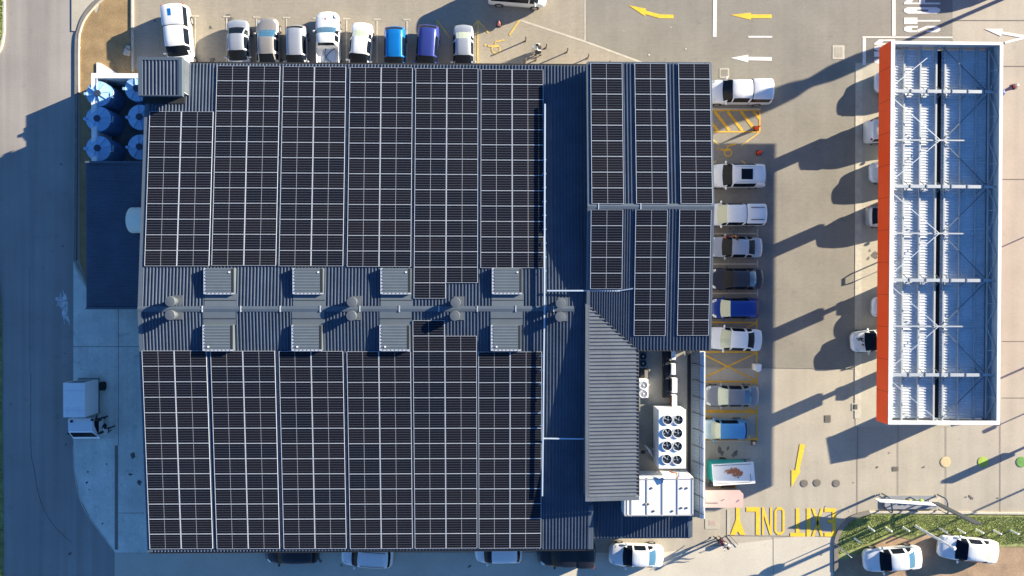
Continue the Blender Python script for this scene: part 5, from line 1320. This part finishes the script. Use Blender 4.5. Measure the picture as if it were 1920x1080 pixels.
# things outside the frame that throw shadows into it
def far_pole(px,py,h,r,label,head=None,name='lamp_post',cat='lamp post'):
    c=P(px,py); o=empty(name,(c.x,c.y,0),label,cat)
    MB().lathe(0,0,[(r*1.3,0),(r,.3),(r*.8,h)],12).build('pole',M_gal,o)
    if head: head(o,h)
    return o
def arm(o,h): MB().box(-.8,.1,-.15,.15,h-.1,h+.05).build('lamp_head',M_gal,o)
far_pole(2100,610,5.2,.09,'grey lamp post right of the picture near the upper canopy',arm)
far_pole(2150,815,7.5,.09,'grey lamp post right of the picture below the canopy',arm)
far_pole(2010,405,2.9,.05,'slim grey pole right of the canopy')
def slab(o,h): MB().box(-.5,.5,-.12,.12,1.2,h).build('sign_panel',M_ac,o)
far_pole(1975,815,2.9,.12,'white totem sign just right of the green tank lids',slab,'totem_sign','sign')
far_pole(1945,765,1.35,.05,'short grey marker post right of the tank lids',lambda o,h: MB().lathe(0,0,[(.16,h-.2),(.16,h+.1)],12).build('marker_head',M_gal,o),'marker_post','post')
def lobes(o,h):
    prof=[(.12,4.6),(.5,5.0),(.66,5.5),(.66,6.2),(.42,6.7),(.42,6.9),(.7,7.3),(.8,7.9),(.75,8.5),(.6,8.9),(.62,9.2),(.8,9.8),(.82,10.4),(.6,10.9)]
    d=Vector((-.41,.91,0)); b=MB()
    pts=[d*w+Vector((0,0,z)) for w,z in prof]+[d*-w+Vector((0,0,z)) for w,z in prof[::-1]]
    n2=len(pts); th=Vector((.91,.41,0))*.15
    b.add([p-th for p in pts]+[p+th for p in pts],[tuple(range(n2)),tuple(range(2*n2-1,n2-1,-1))]+[(i,(i+1)%n2,n2+(i+1)%n2,n2+i) for i in range(n2)])
    b.build('sign_panel',M_ac,o)
far_pole(1990,-50,10.5,.16,'tall pylon sign with rounded panels beyond the upper right corner',lobes,'pylon_sign','sign')

# ------------------------------------------------------------ people
def person(px,py,ang,label,top,legs,pose='walk',lean=0,hat=None,scale=1.0,zbase=.03):
    c=P(px,py,.2); o=empty('person',(c.x,c.y,zbase),label,'person',rz=R(ang))
    J={}
    st=.16 if pose=='walk' else .04
    J['pel']=(0,0,.95,.14);J['bel']=(.01+lean*.2,0,1.10,.135);J['ch']=(.02+lean*.6,0,1.32,.155);J['nk']=(.02+lean,0,1.47,.06);J['hd0']=(.04+lean*1.1,0,1.56,.085);J['hd']=(.05+lean*1.15,0,1.64,.10);J['hd2']=(.04+lean*1.15,0,1.72,.07)
    E=[('pel','bel'),('bel','ch'),('ch','nk'),('nk','hd0'),('hd0','hd'),('hd','hd2')]
    for s,nm in ((1,'L'),(-1,'R')):
        f=s*st
        J[nm+'hip']=(0,s*.10,.90,.105);J[nm+'kn']=(f*.6+.03,s*.11,.50,.065);J[nm+'an']=(f*1.3-.02,s*.11,.09,.045);J[nm+'toe']=(f*1.3+.16,s*.12,.04,.04)
        E+=[('pel',nm+'hip'),(nm+'hip',nm+'kn'),(nm+'kn',nm+'an'),(nm+'an',nm+'toe')]
        rx=.28 if pose in('reach','carry') else -f*.7
        J[nm+'sh']=(.02+lean*.8,s*.20,1.40,.062);J[nm+'el']=(.02+lean*.6+rx*.5,s*.27,1.14,.045);J[nm+'wr']=(.08+lean*.6+rx*1.35,s*.25,.98 if pose in('reach','carry') else .90,.03)
        wx,wy,wz,_=J[nm+'wr']; J[nm+'pm']=(wx+.05,wy,wz-.05,.03)
        E+=[('ch',nm+'sh'),(nm+'sh',nm+'el'),(nm+'el',nm+'wr'),(nm+'wr',nm+'pm')]
        for k,(dy,l) in enumerate(((-.03,.065),(-.01,.08),(.01,.075),(.03,.06))):
            J[nm+'f%d'%k]=(wx+.08,wy+dy,wz-.08,.011);J[nm+'g%d'%k]=(wx+.08+l*.5,wy+dy*1.1,wz-.09-l*.6,.009); E+=[(nm+'pm',nm+'f%d'%k),(nm+'f%d'%k,nm+'g%d'%k)]
        J[nm+'t']=(wx+.06,wy-s*.055,wz-.06,.011); E+=[(nm+'pm',nm+'t')]
    keys=list(J); me=bpy.data.meshes.new('body'); me.from_pydata([Vector(J[k][:3])*scale for k in keys],[(keys.index(a),keys.index(b)) for a,b in E],[])
    ob=bpy.data.objects.new('body',me); COL.objects.link(ob)
    md=ob.modifiers.new('s','SKIN'); md.use_smooth_shade=True
    for i,k in enumerate(keys): me.skin_vertices[0].data[i].radius=(J[k][3]*scale,J[k][3]*scale)
    me.skin_vertices[0].data[0].use_root=True
    sb=ob.modifiers.new('d','SUBSURF'); sb.levels=1; sb.render_levels=1
    dg=bpy.context.evaluated_depsgraph_get(); ev=ob.evaluated_get(dg); me2=bpy.data.meshes.new_from_object(ev); me2.name='body'
    bpy.data.objects.remove(ob); 
    me2.materials.clear()
    for m in (M_skin,top,legs,M_plastic): me2.materials.append(m)
    for p in me2.polygons:
        z=p.center.z/scale; y=abs(p.center.y)/scale; p.use_smooth=True
        p.material_index=3 if z<.09 else 2 if (z<.98 and y<.22) else 1 if (z<1.45 and z>1.05) else 0
    ob=bpy.data.objects.new('body',me2); COL.objects.link(ob); ob.parent=o
    b=MB(); b.lathe(0,0,[(.108,.0),(.118,.05),(.10,.105),(.05,.135),(.01,.14)],14); h=b.build('hair' if not hat else 'cap',hat or M_hair,o,smooth=True); h.location=Vector((J['hd'][0]-.012,0,1.635))*scale
    b=MB(); b.lathe(0,0,[(.012,0),(.014,.03)],8)
    nz=b.build('nose',M_skin,o); nz.location=Vector((J['hd'][0]+.10,0,1.60))*scale
    return o
M_shb=mat('pale_blue_shirt',(.45,.58,.72),.8); M_shw=mat('white_shirt',(.7,.7,.68),.8); M_trd=mat('dark_trousers',(.03,.03,.04),.85); M_shp=mat('plum_shirt',(.14,.04,.09),.8); M_shbk=mat('black_shirt',(.02,.02,.022),.8); M_orb=mat('brown_jacket',(.30,.12,.04),.8); M_trw=mat('pale_trousers',(.45,.42,.38),.8)
person(211,803,200,'person in a white shirt walking right of the box truck',M_shw,M_trd,'walk')
person(198,783,150,'person in dark clothes reaching toward the box truck cab',M_trd,M_trd,'reach',.15)
person(1002,97,10,'person in a white shirt pushing a black bin bag between the bollards',M_shw,M_trw,'carry',.12)
person(1346,1008,150,'person in a plum shirt walking beside the white path edge',M_shp,M_trd,'walk')
person(1352,1012,-60,'person in a white top with a black bag at the corner of the paved path',M_shw,M_trd,'carry',.1)
person(1376,447,200,'person in a brown jacket leaning over an open trolley behind the silver sedan',M_orb,M_trd,'reach',.22)
p=P(1009,95,.5); t=empty('waste_bag',(p.x,p.y,.03),'square black bag on a small cart pushed by the person between the bollards','bag')
b=MB().prism([(-.24,-.26),(.24,-.2),(.25,.22),(-.2,.27)],.25,.95); cs=b.build('bag',M_trd,t); bv=cs.modifiers.new('b','BEVEL'); bv.width=.06; bv.segments=3
b=MB(); b.bar((-.25,-.2,.2),(.25,-.2,.2),.04,.04); b.bar((-.25,.2,.2),(.25,.2,.2),.04,.04); b.bar((-.3,-.2,.2),(-.5,-.2,1.0),.04,.04);b.bar((-.3,.2,.2),(-.5,.2,1.0),.04,.04);b.bar((-.5,-.2,1.0),(-.5,.2,1.0),.04,.04); b.build('cart_frame',M_alu,t)
for sx in(-1,1):
    b=MB();b.cyl(0,0,-.03,.03,.1,n=14);w=b.build('wheel',M_tyre,t);w.rotation_euler=(R(90),0,0);w.location=(sx*.2,-.24,.1)
p=P(1368,440,.5); t=empty('shopping_trolley',(p.x,p.y,.03),'metal shopping trolley between the pickup with roof racks and the silver sedan','trolley',rz=R(-50))
b=MB(); w,h=.28,.42
for z in (.45,.65,.85):
    for a_,c_ in (((-w,-h),(w,-h)),((w,-h),(w,h)),((w,h),(-w,h)),((-w,h),(-w,-h))): b.bar((*a_,z),(*c_,z),.025,.025)
for x in (-w,-w/2,0,w/2,w): b.bar((x,-h,.45),(x,h,.45),.02,.02); b.bar((x,-h,.45),(x,-h,.85),.02,.02); b.bar((x,h,.45),(x,h,.85),.02,.02)
b.build('basket',M_gal,t); MB().bar((-w,-h-.12,1.0),(w,-h-.12,1.0),.05,.05).build('handle',M_orange,t)
for x in(-w,w):
    for y in(-h,h):
        b=MB();b.cyl(0,0,-.02,.02,.07,n=12);q=b.build('wheel',M_tyre,t);q.rotation_euler=(R(90),0,0);q.location=(x,y,.07)
p=P(1353,1014,.4); t=empty('tote_bag',(p.x+.25,p.y-.3,.03),'black and cream bag beside the two people near the path','bag')
MB().prism([(-.2,-.15),(.2,-.15),(.24,.12),(-.18,.16)],0,.4).build('bag',M_trd,t); MB().tube([(-.12,0,.4),(-.1,0,.6),(.1,0,.6),(.12,0,.4)],.02,6).build('bag_handle',M_cream,t)
# boom pole at the path corner and litter
c=P(1367,1003); o=empty('pole',(c.x,c.y,.03),'thin grey pole with a side stay standing at the end of the white path edge','pole')
MB().lathe(0,0,[(.05,0),(.03,.3),(.025,2.1)],8).build('shaft',M_gal,o); MB().bar((0,0,.05),(.75,-.95,.05),.03,.03).build('stay',M_alu,o)
rr=random.Random(11); b=MB()
for px,py_,s in ((430,100,5),(150,90,3),(1286,92,2),(1258,51,1.5),(1217,103,2.2),(1168,57,1.2),(1405,818,1.8),(1594,958,1.5),(1548,951,1.6),(126,742,1.2),(500,800,1.2)):
    q=P(px,py_); n2=6; b.prism([(q.x+s*.03*math.cos(k*math.pi/3)*rr.uniform(.6,1.2),q.y+s*.03*math.sin(k*math.pi/3)*rr.uniform(.6,1.2)) for k in range(6)],.026,.034)
tag(b.build('litter',M_whitew),'scraps of pale litter on the paving','litter',kind='stuff')

# ------------------------------------------------------------ light, sky, camera
EL=16.5; dsun=Vector((-.9165,-.400,0))
d3=Vector((dsun.x*math.cos(R(EL)),dsun.y*math.cos(R(EL)),-math.sin(R(EL)))).normalized()
sl=bpy.data.lights.new('sun','SUN'); sl.energy=5.0; sl.angle=R(.5); sl.color=(1.0,.88,.67)
so=bpy.data.objects.new('sun',sl); COL.objects.link(so); so.rotation_euler=d3.to_track_quat('-Z','Y').to_euler(); so.location=(60,40,40)
w=bpy.data.worlds.new('World'); S.world=w; w.use_nodes=True; nt=w.node_tree; bg=nt.nodes['Background']
sk=nt.nodes.new('ShaderNodeTexSky'); sk.sky_type='NISHITA'; sk.sun_disc=False; sk.sun_elevation=R(EL); sk.sun_rotation=math.atan2(-dsun.x,-dsun.y)
sk.air_density=1.0; sk.dust_density=.3; sk.ozone_density=2.5
wb=nt.nodes.new('ShaderNodeVectorMath'); wb.operation='MULTIPLY'; wb.inputs[1].default_value=(.58,.94,1.38)   # the camera's warm-sun white balance
nt.links.new(sk.outputs[0],wb.inputs[0]); nt.links.new(wb.outputs[0],bg.inputs['Color']); bg.inputs['Strength'].default_value=.049
cam=bpy.data.cameras.new('camera'); cam.sensor_width=36; cam.lens=36*F/1920; cam.clip_end=3000; cam.clip_start=.5
co_=bpy.data.objects.new('camera',cam); COL.objects.link(co_); co_.location=(0,0,H); co_.rotation_euler=CAM_ROT; S.camera=co_
S.view_settings.view_transform='Standard'; S.view_settings.look='None'; S.view_settings.exposure=1.72; S.view_settings.gamma=1
